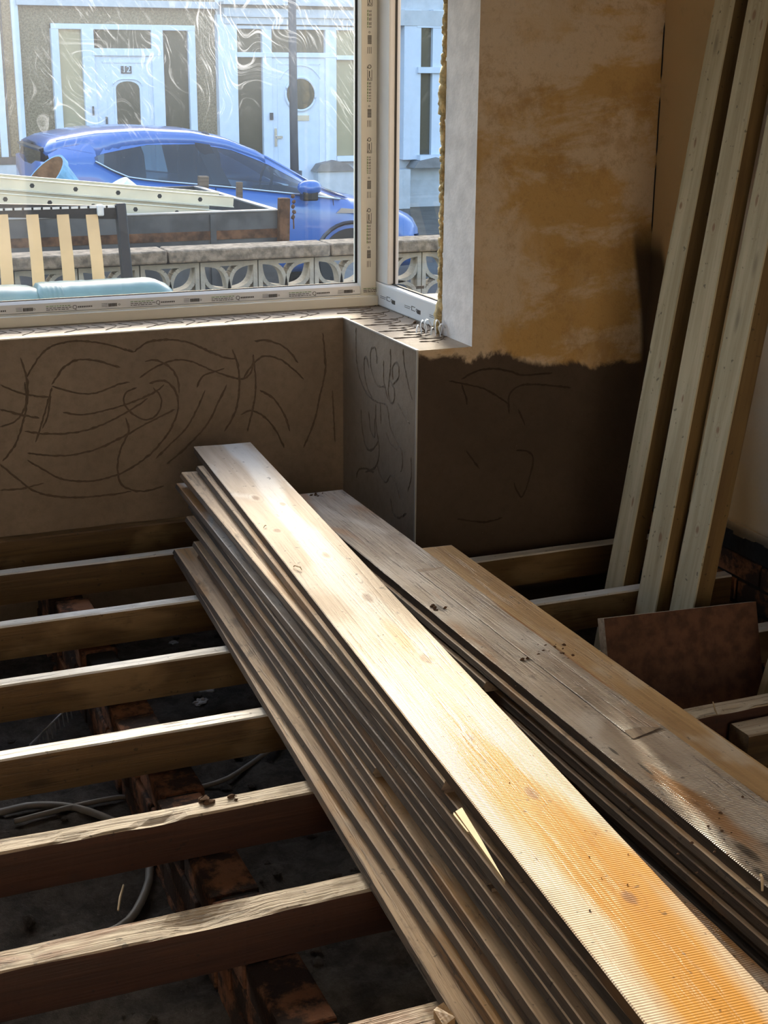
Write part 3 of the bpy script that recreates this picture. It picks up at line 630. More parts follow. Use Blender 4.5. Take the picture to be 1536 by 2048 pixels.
stud('right one of the three full-length studs, with a large round knot near its foot', sbase(1447, 640, 3.25, .1375, -.33, .055, .118), .1375, 2.02, .055, .118, -.06, 3)
stud('pale stud at the right edge of the photo beside the dark panel', Vector((2.26, 2.80, -.33)), .24, 1.25, .05, .10, 0, 4)
p0 = atY(1200, 1238, 3.0); p1 = atY(1512, 1203, 2.985)
mb = MB(); dn = Vector((0, -.12, -.41)); th = Vector((-.006, .022, -.008))
e0 = Vector((p0.x+.012, p0.y, p0.z)); e1 = Vector(p1)
mb.quadbox([e0+dn, e1+dn, e1+dn+th, e0+dn+th, e0, e1, e1+th, e0+th]); mb.m[-6:] = [1, 1, 0, 1, 0, 1]
tag(mb.build('chipboard_panel', [M['panel'], M['panel_edge']]), 'dark brown chipboard offcut standing between joists in front of the studs', 'panel')
o = timber('timber_offcut', .45, .075, .09, [M['joist_rot'], M['joist_side_shaded']], 30, .002); o.location = (1.995, 2.50, -.022); tag(o, 'short cut timber block fixed against the joist at the right edge', 'offcut')
# ------------------------------------------------------------------ things on the ground
def cable(label, pts, r, mat):
    mb = MB(); mb.tube(spline(pts, .03), r, 10); tag(mb.build('cable', M[mat], smooth=True), label, 'cable')
M['cable'] = plain('grey_cable', (.20, .19, .18), .5, .4)
g = lambda x, y, dz=.012: Vector((*atZ(x, y, GZ+.01)[:2], 0)) + Vector((0, 0, soil_z(*atZ(x, y, GZ+.01)[:2])+dz))
cable('thick grey cable curving over the soil between the near joists', [g(-60, 1642), g(0, 1638), g(55, 1634), g(128, 1633), g(200, 1645), g(280, 1690), g(299, 1733), g(290, 1770), g(255, 1813), g(190, 1852), g(120, 1890)], .010, 'cable')
cable('thin grey cable crossing the soil towards the board stack', [g(30, 1664), g(146, 1635), g(237, 1609), g(299, 1593), g(430, 1556), g(492, 1533), g(547, 1500), g(590, 1475)], .007, 'cable')
t = empty('wire_tray', g(95, 1455), 0, 'silver wire tray lying on the soil between joists at the left', 'tray')
M['wire'] = plain('wire_steel', (.55, .57, .6), .35, .5, .6)
q0 = atZ(60, 1490, -.27); q1 = atZ(125, 1425, -.27); q2 = atZ(132, 1416, -.33); loc = Vector(t.location)
mb = MB()
for i in range(9):
    a = q0.lerp(q1, i/8); mb.tube([a-loc, a-loc+Vector((.03, .05, -.005)), a-loc+Vector((.035, .055, -.05))], .0022, 6)
mb.build('wire', M['wire'], t)
mb = MB(); mb.tube([q0-loc, q1-loc], .003, 6); mb.tube([q0-loc+Vector((.03, .05, -.005)), q1-loc+Vector((.03, .05, -.005))], .003, 6); mb.build('rim', M['wire'], t)
M['plaster_lump'] = plain('plaster_lump', (.45, .45, .47), .9, .2, var=.25, scale=60, bump=.8)
for (x, y, r, lb) in ((410, 1385, .034, 'pale lump of dropped plaster on the soil beside the left stack'), (403, 1412, .02, 'smaller pale plaster bit just below the plaster lump'),
                      (128, 1303, .018, 'small pale plaster flake near the brick sleeper wall'), (345, 1282, .016, 'pale plaster scrap under the second joist')):
    mb = MB(); p = g(x, y, 0); mb.blob(p, r, x, 3, .9, (1, .8, .5)); tag(mb.build('plaster_lump', M['plaster_lump'], smooth=False), lb, 'rubble')

# ------------------------------------------------------------------ window 1 (front pane) and window 2 (return pane)
ZT = 2.12
def frame_front():
    w1 = empty('window_1', (1.2, 4.85, SILL)); w1['kind'] = 'structure'; L = Vector(w1.location)
    f = MB()
    f.box(XL, 1.985, 4.81, 4.885, SILL, .692); f.box(1.925, 1.985, 4.812, 4.885, .692, ZT); f.box(XL, 1.985, 4.812, 4.885, 2.06, ZT); f.box(XL, -.55, 4.812, 4.885, .692, ZT)
    f.box(XL, 1.985, 4.79, 4.812, SILL, .688)                         # cill section sits proud
    f.v = [v-L for v in f.v]; fo = f.build('window_frame', M['upvc'], w1, bevel=.003)
    b = MB(); b.prism([(0, 4.816, .694), (0, 4.845, .694), (0, 4.845, .729), (0, 4.836, .731), (0, 4.822, .722)], (1.96, 0, 0))
    b.prism([(1.958, 4.818, 0), (1.958, 4.845, 0), (1.926, 4.845, 0), (1.922, 4.838, 0), (1.932, 4.822, 0)], (0, 0, 1.37))
    n0 = len(b.v)-10
    for i in range(n0, len(b.v)): b.v[i] = b.v[i] + Vector((0, 0, .70))
    b.v = [v-L for v in b.v]; b.build('glazing_bead', M['upvc_cool'], w1, bevel=.001)
    gk = MB(); gk.box(0, 1.926, 4.846, 4.853, .726, .733); gk.box(1.917, 1.926, 4.846, 4.853, .73, 2.06); gk.v = [v-L for v in gk.v]; gk.build('gasket', M['gasket'], w1)
    p = MB(); p.face([(-.55, 4.85, .72), (1.93, 4.85, .72), (1.93, 4.85, 2.08), (-.55, 4.85, 2.08)]); p.v = [v-L for v in p.v]; p.build('pane', M['glass'], w1)
    t = MB(); yy = 4.8088                                            # print on the protective film
    def dash(x0, x1, z0, z1, mi=0): t.box(x0, x1, yy-.0003, yy+.002, z0, z1, mi)
    rr = random.Random(2)
    for k in range(6):
        xs = .51+k*.285
        for r_ in range(3): 
            x = xs
            while x < xs+.075: 
                l = rr.uniform(.004, .014); dash(x, x+l, .712-r_*.006, .714-r_*.006, 1 if r_ == 0 else 0); x += l+.003
        add_text(t, 'Q', .020, (xs+.095, yy-.0004, .7055), (1, 0, 0), (0, 0, 1), (0, -1, 0), 0)
        x = xs+.106
        while x < xs+.150: dash(x, x+.004, .7035, .7085); x += .0062
        for r_ in range(3): dash(xs+.186, xs+.206, .712-r_*.005, .713-r_*.005)
        x = xs+.209
        while x < xs+.238: 
            l = rr.choice([.0025, .004]); dash(x, x+l, .701, .712); x += l+.0012
        add_text(t, 'o', .014, (xs+.246, yy-.0004, .7075), (1, 0, 0), (0, 0, 1), (0, -1, 0), 0)
    def vd(x0, x1, z0, z1, mi=0): t.box(x0, x1, 4.8105, 4.813, z0, z1, mi)
    for k in range(4):
        zs = .76+k*.245
        add_text(t, 'Q', .019, (1.955, 4.8105, zs+.232), (0, 0, -1), (1, 0, 0), (0, -1, 0), 0)
        vd(1.948, 1.949, zs+.185, zs+.222); vd(1.964, 1.965, zs+.185, zs+.222); vd(1.948, 1.965, zs+.185, zs+.186); vd(1.954, 1.957, zs+.198, zs+.218)
        add_text(t, 'Q', .014, (1.956, 4.8105, zs+.192), (0, 0, -1), (1, 0, 0), (0, -1, 0), 0)
        z = zs+.115
        while z < zs+.175: l = rr.uniform(.004, .012); vd(1.948, 1.9505, z, z+l, 1); vd(1.9545, 1.9565, z, z+l*.8); vd(1.960, 1.9615, z, z+l*.9); z += l+.003
        z = zs+.062
        while z < zs+.090: vd(1.949, 1.963, z, z+.0028); z += .0042
        add_text(t, 'o', .014, (1.956, 4.8105, zs+.100), (0, 0, -1), (1, 0, 0), (0, -1, 0), 0)
        for r_ in range(3): vd(1.949+r_*.006, 1.950+r_*.006, zs+.030, zs+.052)
    t.v = [v-L for v in t.v]; t.build('printed_marking', [M['film_ink'], M['film_green']], w1)
frame_front()
def frame_return():
    w2 = empty('window_2', (2.0, 4.5, SILL)); w2['kind'] = 'structure'; L = Vector(w2.location)
    f = MB(); f.box(1.985, 2.036, 4.188, 4.885, SILL, .735); f.box(1.991, 2.036, 4.722, 4.884, .735, ZT); f.box(1.99, 2.036, 4.188, 4.285, .735, ZT); f.box(1.992, 2.036, 4.188, 4.883, 2.06, ZT-.001)
    f.v = [v-L for v in f.v]; f.build('window_frame', M['upvc_cool'], w2, bevel=.006)
    gk = MB(); gk.box(2.01, 2.02, 4.286, 4.722, .735, .739); gk.box(2.014, 2.021, 4.719, 4.722, .735, 2.06); gk.v = [v-L for v in gk.v]; gk.build('gasket', M['gasket'], w2)
    p = MB(); p.face([(2.02, 4.28, .73), (2.02, 4.73, .73), (2.02, 4.73, 2.07), (2.02, 4.28, 2.07)]); p.v = [v-L for v in p.v]; p.build('pane', M['glass_clear'], w2)
    t = MB()
    def d(y0, y1, z0, z1): t.box(1.9838, 1.987, y0, y1, z0, z1)
    for y in (4.77, 4.55, 4.34):
        d(y-.05, y, .690, .6915); d(y-.045, y, .684, .6855); d(y-.09, y-.06, .682, .684); d(y-.09, y-.06, .695, .697); d(y-.062, y-.06, .682, .697)
        for k in range(5): d(y-.135+k*.006, y-.132+k*.006, .678, .692)
        add_text(t, 'Q', .016, (1.9838, y-.105, .688), (0, -1, 0), (0, 0, 1), (-1, 0, 0), 0)
    t.v = [v-L for v in t.v]; t.build('printed_marking', M['film_ink'], w2)
frame_return()
w3 = empty('window_3', (XL-.05, 4.5, SILL)); w3['kind'] = 'structure'
f = MB()
for (ya, yb_, za, zb_) in ((-.31, .36, 0, .08), (-.31, .36, 1.40, 1.466), (-.31, -.24, .08, 1.40), (.29, .36, .08, 1.40)): f.box(-.04, .04, ya, yb_, za, zb_)
f.build('window_frame', M['upvc_cool'], w3)
f = MB(); f.face([(0, -.25, .07), (0, .30, .07), (0, .30, 1.41), (0, -.25, 1.41)]); f.build('pane', M['glass_clear'], w3)
mb = MB(); rr = random.Random(9); z = .665
while z < 2.1:
    r = .010+.009*abs(mnoise.noise(Vector((z*9, 0, 0)))) + (.012 if 1.36 < z < 1.47 or z < .74 else 0)
    mb.blob((1.962+rr.uniform(-.004, .002), 4.208+rr.uniform(-.006, .004), z), r, z*40, 2, .5, (.7, .9, 1.2)); z += r*1.1
tag(mb.build('expanding_foam', M['foam'], smooth=True), 'yellow expanding foam squeezed out along the side window jamb', 'foam')
mb = MB(); rr = random.Random(4)
for i in range(6):
    a = Vector((1.935-.010*i, 4.14+.016*i, SILL+.002)); h = .03+.012*math.sin(i*2.3)
    P = spline([a, a+Vector((-.004+.004*(i % 3), .004, h)), a+Vector((.012, .010, h*1.25)), a+Vector((.024, .014, h*.7)), a+Vector((.028, .02, .001))], .005)
    mb.rings([[p, p+Vector((.001, .010, .003*math.sin(k_*.9))), p+Vector((.0015, .010, .0005)), p+Vector((.0006, 0, .0006))] for k_, p in enumerate(P)])
tag(mb.build('torn_film', M['upvc_cool']), 'crumpled torn strip of protective film on the sill under the side window', 'film')

# ------------------------------------------------------------------ outside: ground
ROAD = -.68
M['paving'] = plain('garden_ground', (.16, .14, .12), .9, .2, scale=4, bump=.4)
M['tarmac'] = plain('tarmac', (.075, .075, .08), .85, .3, scale=3, bump=.4)
mb = MB(); mb.box(-12, 14, 4.98, 7.25, -1.0, -.45, 0); mb.box(-30, 40, 7.25, 19.95, -1.0, ROAD, 1); mb.box(-30, 40, 7.25, 8.7, -1, ROAD+.1, 0); mb.box(-30, 40, 16.6, 19.95, -1, ROAD+.1, 0)
mb.build('ground', [M['paving'], M['tarmac']], kind='structure')
# garden wall of pierced leaf blocks
M['concrete'] = plain('screen_block', (.46, .42, .35), .85, .2, var=.12, scale=14, bump=.5)
M['coping'] = plain('coping_stone', (.36, .285, .21), .85, .2, var=.3, scale=26, bump=.6)
gw = empty('garden_wall', (2.5, 7.07, -.45), 0, 'low garden wall of pierced leaf-pattern concrete blocks with stone coping', 'wall')
GL = Vector(gw.location)
def leaf_block(x0, z0, s=.300, d=.09):
    b = MB(); x1 = x0+s; z1 = z0+s; y0, y1 = 7.02, 7.02+d; t_ = .022
    b.box(x0, x1, y0, y1, z0, z0+t_); b.box(x0, x1, y0, y1, z1-t_, z1); b.box(x0, x0+t_, y0, y1, z0+t_, z1-t_); b.box(x1-t_, x1, y0, y1, z0+t_, z1-t_)
    c = (x0+s/2, z0+s/2); h = s/2-t_*.5
    for sx in (-1, 1):
        for sz in (-1, 1):
            for side in (-1, 1):
                pts = []
                for i in range(11):
                    u = i/10; bx = sx*h*u; bz = sz*h*u; off = .052*math.sin(PI*u)*side
                    pts.append((c[0]+bx+(-sz)*off*.707, c[1]+bz+sx*off*.707))
                for i in range(10):
                    p, q = Vector(pts[i]), Vector(pts[i+1]); dd = (q-p).normalized(); n_ = Vector((-dd.y, dd.x))*.010
                    b.prism([(p.x-n_.x, y0+.004, p.y-n_.y), (q.x-n_.x, y0+.004, q.y-n_.y), (q.x+n_.x, y0+.004, q.y+n_.y), (p.x+n_.x, y0+.004, p.y+n_.y)], (0, d-.008, 0))
    b.v = [v-GL for v in b.v]; return b
xb = 2.245 - .306*10
for k in range(24):
    leaf_block(xb+k*.306, .228).build('screen_block', M['concrete'], gw)
b = MB(); b.box(xb-.2, xb+24*.306+.3, 7.02, 7.12, -.45, .224); b.v = [v-GL for v in b.v]; b.build('base_course', M['concrete'], gw)
xs = xb
for k in range(9):
    c = MB(); l = .86; c.box(xs+.004, xs+l-.004, 6.975, 7.17, .536, .600); c.v = [v-GL for v in c.v]; c.build('coping', M['coping'], gw, bevel=.01); xs += l

# teal sofa
M['teal'] = plain('teal_leather', (.12, .215, .225), .35, .5, var=.1, scale=6)
sf = empty('sofa', (.6, 5.95, -.45), 0, 'teal leather sofa in the front garden, only its back cushions showing', 'sofa'); SL = Vector(sf.location)
def cushion(x0, x1, y0, y1, z0, z1, seed):
    b = MB(); rings = []; n = 28; m_ = 20
    for i in range(n+1):
        u = i/n; e = (1-abs(2*u-1)**7)**.5 if 0 < i < n else 0.06
        ring = []
        for k in range(m_):
            a = 2*PI*k/m_; ca, sa = math.cos(a), math.sin(a); q = (abs(ca)**3+abs(sa)**3)**(-1/3)
            wr = 1+.05*mnoise.noise(Vector((u*14, a*1.3, seed)))*(1 if abs(2*u-1) > .5 else .4)
            ring.append((x0+(x1-x0)*u, (y0+y1)/2+(y1-y0)/2*ca*q*.92*(.25+.75*e)*wr, (z0+z1)/2+(z1-z0)/2*sa*q*.92*(.3+.7*e)*wr))
        rings.append(ring)
    b.rings(rings); b.v = [v-SL for v in b.v]; return b
ztop = atY(150, 561, 5.95).z; xr_ = atY(352, 582, 5.95).x; xm = atY(92, 575, 5.95).x
cushion(xm-.06, xr_, 5.80, 6.12, .20, ztop+.012, 1).build('back_cushion', M['teal'], sf, smooth=True)
cushion(xm-1.5, xm+.10, 5.80, 6.12, .20, ztop+.012, 2).build('back_cushion', M['teal'], sf, smooth=True)
cushion(xm-.055, xm+.075, 5.795, 6.125, .19, ztop+.0135, 3).build('centre_panel', M['teal'], sf, smooth=True)
b = MB(); b.box(xm-.75, xr_+.1, 5.55, 6.15, -.40, .18); b.v = [v-SL for v in b.v]; b.build('base', M['teal'], sf, bevel=.05)
# slatted bed frame stood on its side
M['black_metal'] = plain('black_metal', (.025, .025, .03), .5, .5, var=.2)
M['beech'] = plain('beech_slat', (.74, .50, .25), .45, .4, var=.07, scale=5)
M['white_plastic'] = plain('white_cap', (.85, .85, .85), .5, .4)
bd = empty('bed_frame', (1.0, 6.45, -.45), 0, 'black bed frame with four pale curved slats, leaning on the garden wall', 'bed frame'); BL = Vector(bd.location)
def bl(mb, name, mat, **k):
    mb.v = [v-BL for v in mb.v]; return mb.build(name, mat, bd, **k)
tr = atY(240, 412, 6.5); bt = atY(262, 600, 6.35)
b = MB(); b.bar(tr+Vector((.0, 0, .01)), bt+Vector((0, -.15, -.8)), .045, .05, (0, 1, 0)); bl(b, 'end_post', M['black_metal'], bevel=.006)
tl = atY(-60, 420, 6.5)
b = MB(); b.bar(tl, tr+Vector((0, 0, -.028)), .03, .058, (0, 0, 1)); bl(b, 'rail', M['black_metal'])
b = MB()
for k in range(16):
    p = tl.lerp(tr, k/16+.02); b.bar(p+Vector((0, -.017, .0)), p+Vector((.05, -.017, .0)), .004, .010)
bl(b, 'white_strip', M['white_plastic'])
b = MB(); p = atY(200, 418, 6.48); b.box(p.x-.014, p.x+.014, p.y-.02, p.y+.02, p.z-.03, p.z+.02); bl(b, 'cap', M['white_plastic'], bevel=.006)
for (x0, x1) in ((3, 14), (64, 76), (125, 137), (183, 196)):
    b = MB(); A = atY(x0, 428, 6.49); B = atY(x1, 600, 6.36); rings = []
    for i in range(13):
        u = i/12*1.6; p = A + (B-A)*u + Vector((0, -.05*math.sin(PI*min(1, u/1.6)), 0)); h = .0265
        rings.append([p+Vector((-h, -.004, 0)), p+Vector((h, -.004, 0)), p+Vector((h, .004, 0)), p+Vector((-h, .004, 0))])
    b.rings(rings); bl(b, 'slat', M['beech'])
# flatbed trailer with ladder and buckets
M['steel_side'] = plain('dull_steel', (.115, .11, .105), .5, .45, .2, .25, 5)
M['rust'] = plain('rusty_steel', (.20, .095, .045), .8, .3, .1, .35, 14, .4)
M['old_timber'] = wood('old_stake', (.22, .15, .10), (.17, .11, .07), (.09, .06, .04), dirt_amt=.5, rough=.8)
M['rim_light'] = plain('worn_steel_rim', (.45, .45, .45), .4, .5, .5)
tr0 = empty('trailer', (1.5, 10.5, ROAD), 0, 'rusty steel flatbed trailer with drop sides parked beyond the garden wall', 'trailer'); TL = Vector(tr0.location)
def tb(mb, name, mat, parent=tr0, **k):
    mb.v = [v-TL for v in mb.v]; return mb.build(name, mat, parent, **k)
zt = atY(300, 427, 9.5).z; xe = atY(556, 432, 9.5).x; far = atZ(408, 372, zt)
yf2 = min(11.6, far.y)
b = MB(); b.box(-2.2, xe, 9.5, 9.54, zt-.13, zt-.004, 0); b.box(-2.2, xe, 9.495, 9.54, zt-.19, zt-.13, 1); b.box(-2.2, xe, 9.5, 9.54, zt-.55, zt-.19, 0); b.box(-2.2, xe, 9.49, 9.545, zt-.008, zt, 2)
for k in range(9): b.box(-2.1+k*.6, -2.06+k*.6, 9.485, 9.5, zt-.55, zt-.02, 0)
tb(b, 'near_side', [M['steel_side'], M['rust'], M['rim_light']])
b = MB(); b.box(-2.2, xe, yf2, yf2+.04, zt-.5, zt); tb(b, 'far_side', M['steel_side'])
b = MB(); b.box(xe-.04, xe, 9.54, yf2, zt-.5, zt-.008, 0); b.box(xe-.045, xe+.005, 9.54, yf2, zt-.008, zt+.002, 1); tb(b, 'tailboard', [M['steel_side'], M['rim_light']])
b = MB(); b.box(-2.2, xe, 9.54, yf2, zt-.5, zt-.45); tb(b, 'floor', M['steel_side'])
def stake(px, Y, top, wd, h, mat='old_timber'):
    p = atY(px, top, Y); b = MB(); b.bar((p.x, Y, p.z-h), (p.x+.01, Y, p.z), wd, wd*.8, (0, 1, 0)); return b
tb(stake(565, 9.47, 396, .075, .36), 'corner_stake', M['rust'], bevel=.006)
tb(stake(404, yf2, 352, .08, .3), 'corner_stake', M['old_timber'], bevel=.006)
tb(stake(476, 10.5, 364, .045, .45), 'stake', M['old_timber'], bevel=.004)
b = MB(); p = atY(584, 392, 9.45)
for k in range(5): b.blob((p.x+.006*(k % 2), 9.43, p.z-.035*k), .016, k, 1, .5)
b.tube([(p.x, 9.43, p.z-.12), (p.x+.004, 9.43, p.z-.22)], .005, 6); tb(b, 'latch_chain', M['rust'])
for (wx, wy) in ((-.6, 9.62), (.2, 9.62), (-.6, 11.4), (.2, 11.4)):
    b = MB(); b.tube([(wx, wy-.09, ROAD+.29), (wx, wy+.09, ROAD+.29)], .28, 20); tb(b, 'wheel', M['gasket'])
# aluminium ladder lying on the trailer
M['alu'] = plain('aluminium', (.72, .66, .50), .38, .5, .35, .08, 4)
ld = empty('ladder', (2.0, 9.7, zt+.02), 0, 'two-section aluminium extension ladder lying on the trailer side', 'ladder'); LL = Vector(ld.location)
def lb(mb, name, mat, **k):
    mb.v = [v-LL for v in mb.v]; return mb.build(name, mat, ld, **k)
for (l0, r0, l1, r1, dy, nm) in (((-120, 360), (466, 398), 0, 0, 0, 'upper'), ((-120, 392), (446, 426), 0, 0, -.0, 'lower')):
    A = atY(l0[0], l0[1]-4, 9.75 if nm == 'upper' else 9.66); B = atY(r0[0], r0[1]+6, 9.75 if nm == 'upper' else 9.66)
    for off in (0, .36):
        o_ = Vector((0, off, 0)); b = MB(); b.bar(A+o_, B+o_, .028, .074, (0, 0, 1)); b.bar(A+o_+Vector((0, -.016, .034)), B+o_+Vector((0, -.016, .034)), .012, .007); b.bar(A+o_+Vector((0, -.016, -.034)), B+o_+Vector((0, -.016, -.034)), .012, .007)
        lb(b, 'stile', M['alu'], bevel=.002)
    n = int((B-A).length/.285)
    for k in range(n):
        p = B + (A-B).normalized()*(.24+k*.285 + (0 if nm == 'upper' else .09)); b = MB()
        b.tube([p+Vector((0, -.012, 0)), p+Vector((0, .37, 0))], .015, 6); lb(b, 'rung', M['alu'])
        b = MB(); b.tube([p+Vector((0, -.0152, 0)), p+Vector((0, -.0125, 0))], .0165, 6); lb(b, 'rung_hole', M['gasket'])
# buckets
M['blue_bucket'] = plain('blue_bucket', (.14, .38, .58), .5, .4, var=.15, scale=9)
M['rust_in'] = plain('bucket_mud', (.42, .22, .11), .85, .2, var=.25, scale=12)
M['pale_bucket'] = plain('pale_tub', (.70, .73, .76), .5, .4, var=.08)
def bucket(name, label, base, axis, h, r0, r1, mat, inner, lip=None):
    axis = Vector(axis).normalized(); a = axis.cross(Vector((0, 1, 0))).normalized(); c = a.cross(axis)
    root = empty(name, base, 0, label, 'bucket'); circ = lambda z, r: [axis*z + a*math.cos(t)*r + c*math.sin(t)*r for t in [2*PI*k/28 for k in range(28)]]
    b = MB(); b.rings([circ(0, r0), circ(h*.5, (r0+r1)/2), circ(h*.86, r0+(r1-r0)*.86), circ(h*.87, r1+.008), circ(h, r1+.012), circ(h, r1-.004)], caps=False); b.face(circ(0, r0)[::-1]); b.build('body', M[mat], root, smooth=False)
    b = MB(); b.rings([circ(h, r1-.004), circ(h*.2, r0*.9)], caps=False); b.face(circ(h*.2, r0*.9)); b.build('inside', M[inner], root)
    return root
bb = atY(150, 385, 10.6); bucket('bucket', 'blue bucket tipped over with rusty mud inside, on the trailer', (bb.x, 10.6, zt-.06), (-.72, -.18, .68), .33, .145, .205, 'blue_bucket', 'rust_in')
bb = atY(250, 400, 10.5); bucket('bucket', 'upturned pale plastic tub beside the blue bucket on the trailer', (bb.x-.07, 10.5, zt+.10), (.42, .05, -.62), .30, .11, .20, 'pale_bucket', 'pale_bucket')
# lamp post
M['post'] = plain('dark_post_paint', (.075, .075, .085), .5, .4)
lp = atY(590, 330, 16.9); t = empty('lamp_post', (lp.x, 16.9, ROAD+.1), 0, 'dark grey street lamp post in front of the house with the round door window', 'lamp post')
b = MB(); b.tube([(0, 0, 0), (-.01, 0, 1.2), (-.02, 0, 6)], [.06, .05, .04], 14); b.build('post', M['post'], t, smooth=True)
b = MB(); b.tube([(0, 0, 0), (0, 0, .8)], .085, 14); b.build('base', M['post'], t, smooth=True)
b = MB(); b.tube([(-.02, 0, 5.95), (-.02, -.5, 6.2)], .035, 10); b.box(-.12, .08, -.95, -.45, 6.15, 6.28); b.build('lantern', M['post'], t)

# ------------------------------------------------------------------ the blue car
M['car_blue'] = NT('car_paint').fin((.045, .135, .40), .28, .6)
M['car_blue'].node_tree.nodes['Principled BSDF'].inputs['Coat Weight'].default_value = .7
M['car_blue'].node_tree.nodes['Principled BSDF'].inputs['Coat Roughness'].default_value = .05
M['car_black'] = plain('car_black_trim', (.015, .015, .018), .3, .5)
M['chrome'] = plain('chrome_strip', (.8, .8, .82), .15, .6, .9, .03)
M['seat'] = plain('car_seat', (.05, .055, .065), .8, .3)
t = NT('car_glass'); t.t.nodes.remove(t.p); a_ = t.n('BsdfTransparent'); a_.inputs[0].default_value = (.36, .45, .50, 1); b_ = t.n('BsdfGlossy'); b_.inputs['Roughness'].default_value = .02
fr = t.n('Fresnel'); fr.inputs[0].default_value = 1.55; mx = t.n('MixShader'); t.set(mx.inputs[0], t.math('ADD', fr.outputs[0], .05)); t.set(mx.inputs[1], a_.outputs[0]); t.set(mx.inputs[2], b_.outputs[0]); t.set(t.out.inputs[0], mx.outputs[0]); M['car_glass'] = t.mat
YS = 13.0; CW = .89                                                  # near flank plane, half width
car = empty('car', (4.2, YS+CW, ROAD), 0, 'blue hatchback car parked facing right across the road', 'car'); CL = Vector(car.location)
def cx_(px, py): p = atY(px, py, YS+.08); return (p.x-CL.x, p.z-CL.z)
def interp(tab, x):
    if x <= tab[0][0]: return tab[0][1]
    for (a, b), (c, d) in zip(tab, tab[1:]):
        if x <= c: 
            u = (x-a)/(c-a) if c > a else 0; return b+(d-b)*u
    return tab[-1][1]
roof = [cx_(*p) for p in ((84, 300), (120, 284), (200, 270), (300, 265), (400, 270), (470, 284), (540, 312), (600, 345), (650, 375), (690, 392))]
gtop = [cx_(*p) for p in ((188, 314), (215, 303), (260, 294), (330, 288), (400, 289), (460, 297), (520, 317), (580, 349), (640, 383), (676, 396))]
belt = [cx_(*p) for p in ((188, 322), (245, 352), (300, 360), (440, 372), (580, 386), (676, 397))]
xr0 = roof[0][0]-.02; xfr = cx_(858, 440)[0]
hood = [(roof[-1][0], roof[-1][1]), cx_(730, 399), cx_(790, 412), cx_(840, 432), (xfr, cx_(858, 462)[1])]
def wmax(x):                                                         # plan taper of the flanks
    u = (x-xr0)/(xfr-xr0); return CW*(1 - .10*max(0, (u-.82)/.18)**2*1.6 - .07*max(0, (.1-u)/.1)**2)
def topz(x): return interp(roof, x) if x < roof[-1][0] else interp(hood, x)
def beltz(x): return min(interp(belt, x) if x > belt[0][0] else belt[0][1], topz(x)-.02)
ROOFW = .60
def yat(x, z):                                                       # half width of the flank at height z (tumblehome above the belt)
    b = beltz(x); W = wmax(x)
    if z <= b: 
        k = (b-z)/max(.2, b-.25); return W - .03*(1-k)*(1-k)*(1) + .0 - .05*max(0, k-.75)*4*.3
    tz = topz(x); u = min(1, (z-b)/max(.05, tz-b)); return W-.03 - (W-.03-ROOFW)*u**1.15
body = MB(); rings = []; N = 46
for i in range(N+1):
    x = xr0+(xfr-xr0)*i/N; b = beltz(x) if x < roof[-1][0] else topz(x)-.09; W = wmax(x); e = min(1, i/2+.72, (N-i)/3+.62)
    zb = .24 + (.1 if i in (0, N) else 0); mid = .55
    ring = [(W*.9*e, zb), (W*.985*e, zb+.10), (W*1.0*e, mid), (W*.995*e, b-.14), (W*.965*e, b-.01)]
    if x < roof[-1][0]: ring += [(W*.90*e, b-.005)]
    else: ring += [(W*.80*e, topz(x)-.015), (W*.4*e, topz(x)+.012)]
    if len(ring) == 6: ring.append((W*.4*e, b-.06))
    else: ring = ring[:5]+ring[5:7]
    full = [(x, -y, z) for y, z in ring] + [(x, y, z) for y, z in ring[::-1]]
    rings.append(full)
body.rings(rings); body.build('body', M['car_blue'], car, smooth=True)
# roof and rear spoiler
rf = MB(); rings = []
rx = [roof[0][0]+.05+(roof[6][0]-roof[0][0]-.05)*i/24 for i in range(25)]
for x in rx:
    z = topz(x); zz = min(z-.018, interp(gtop, x)) if x > gtop[0][0] else z-.07
    ye = yat(x, zz)
    full = [(x, -ye-.004, zz-.004), (x, -(ROOFW+.03), z-.004), (x, -ROOFW*.6, z+.03), (x, 0, z+.04), (x, ROOFW*.6, z+.03), (x, ROOFW+.03, z-.004), (x, ye+.004, zz-.004), (x, ye-.04, zz-.01), (x, 0, z), (x, -ye+.04, zz-.01)]
    rings.append(full)
rf.rings(rings); rf.build('roof', M['car_blue'], car, smooth=True)
sp_ = MB(); z0 = roof[0][1]; sp_.prism([(roof[0][0], -.6, z0), (roof[0][0]+.42, -.62, z0+.085), (roof[0][0]+.42, -.62, z0+.03), (roof[0][0]+.03, -.6, z0-.035)], (0, 1.2, 0)); sp_.build('spoiler', M['car_black'], car, bevel=.01)
# pillars and quarter panels
def patch(top, bot, n, off, name, mat, parent=car, x0=None, x1=None, m_=5):
    xa = max(top[0][0], bot[0][0]) if x0 is None else x0; xb_ = min(top[-1][0], bot[-1][0]) if x1 is None else x1
    for s in (-1, 1):
        b = MB(); base = 0
        for i in range(n+1):
            x = xa+(xb_-xa)*i/n; zt_, zb_ = interp(top, x), interp(bot, x)
            for k in range(m_+1):
                z = zb_+(zt_-zb_)*k/m_; b.v.append(Vector((x, s*(yat(x, z)+off), z)))
        for i in range(n):
            for k in range(m_):
                q = base+i*(m_+1)+k; b.f.append([q, q+1, q+m_+2, q+m_+1]); b.m.append(0)
        b.build(name, mat, parent, smooth=True)
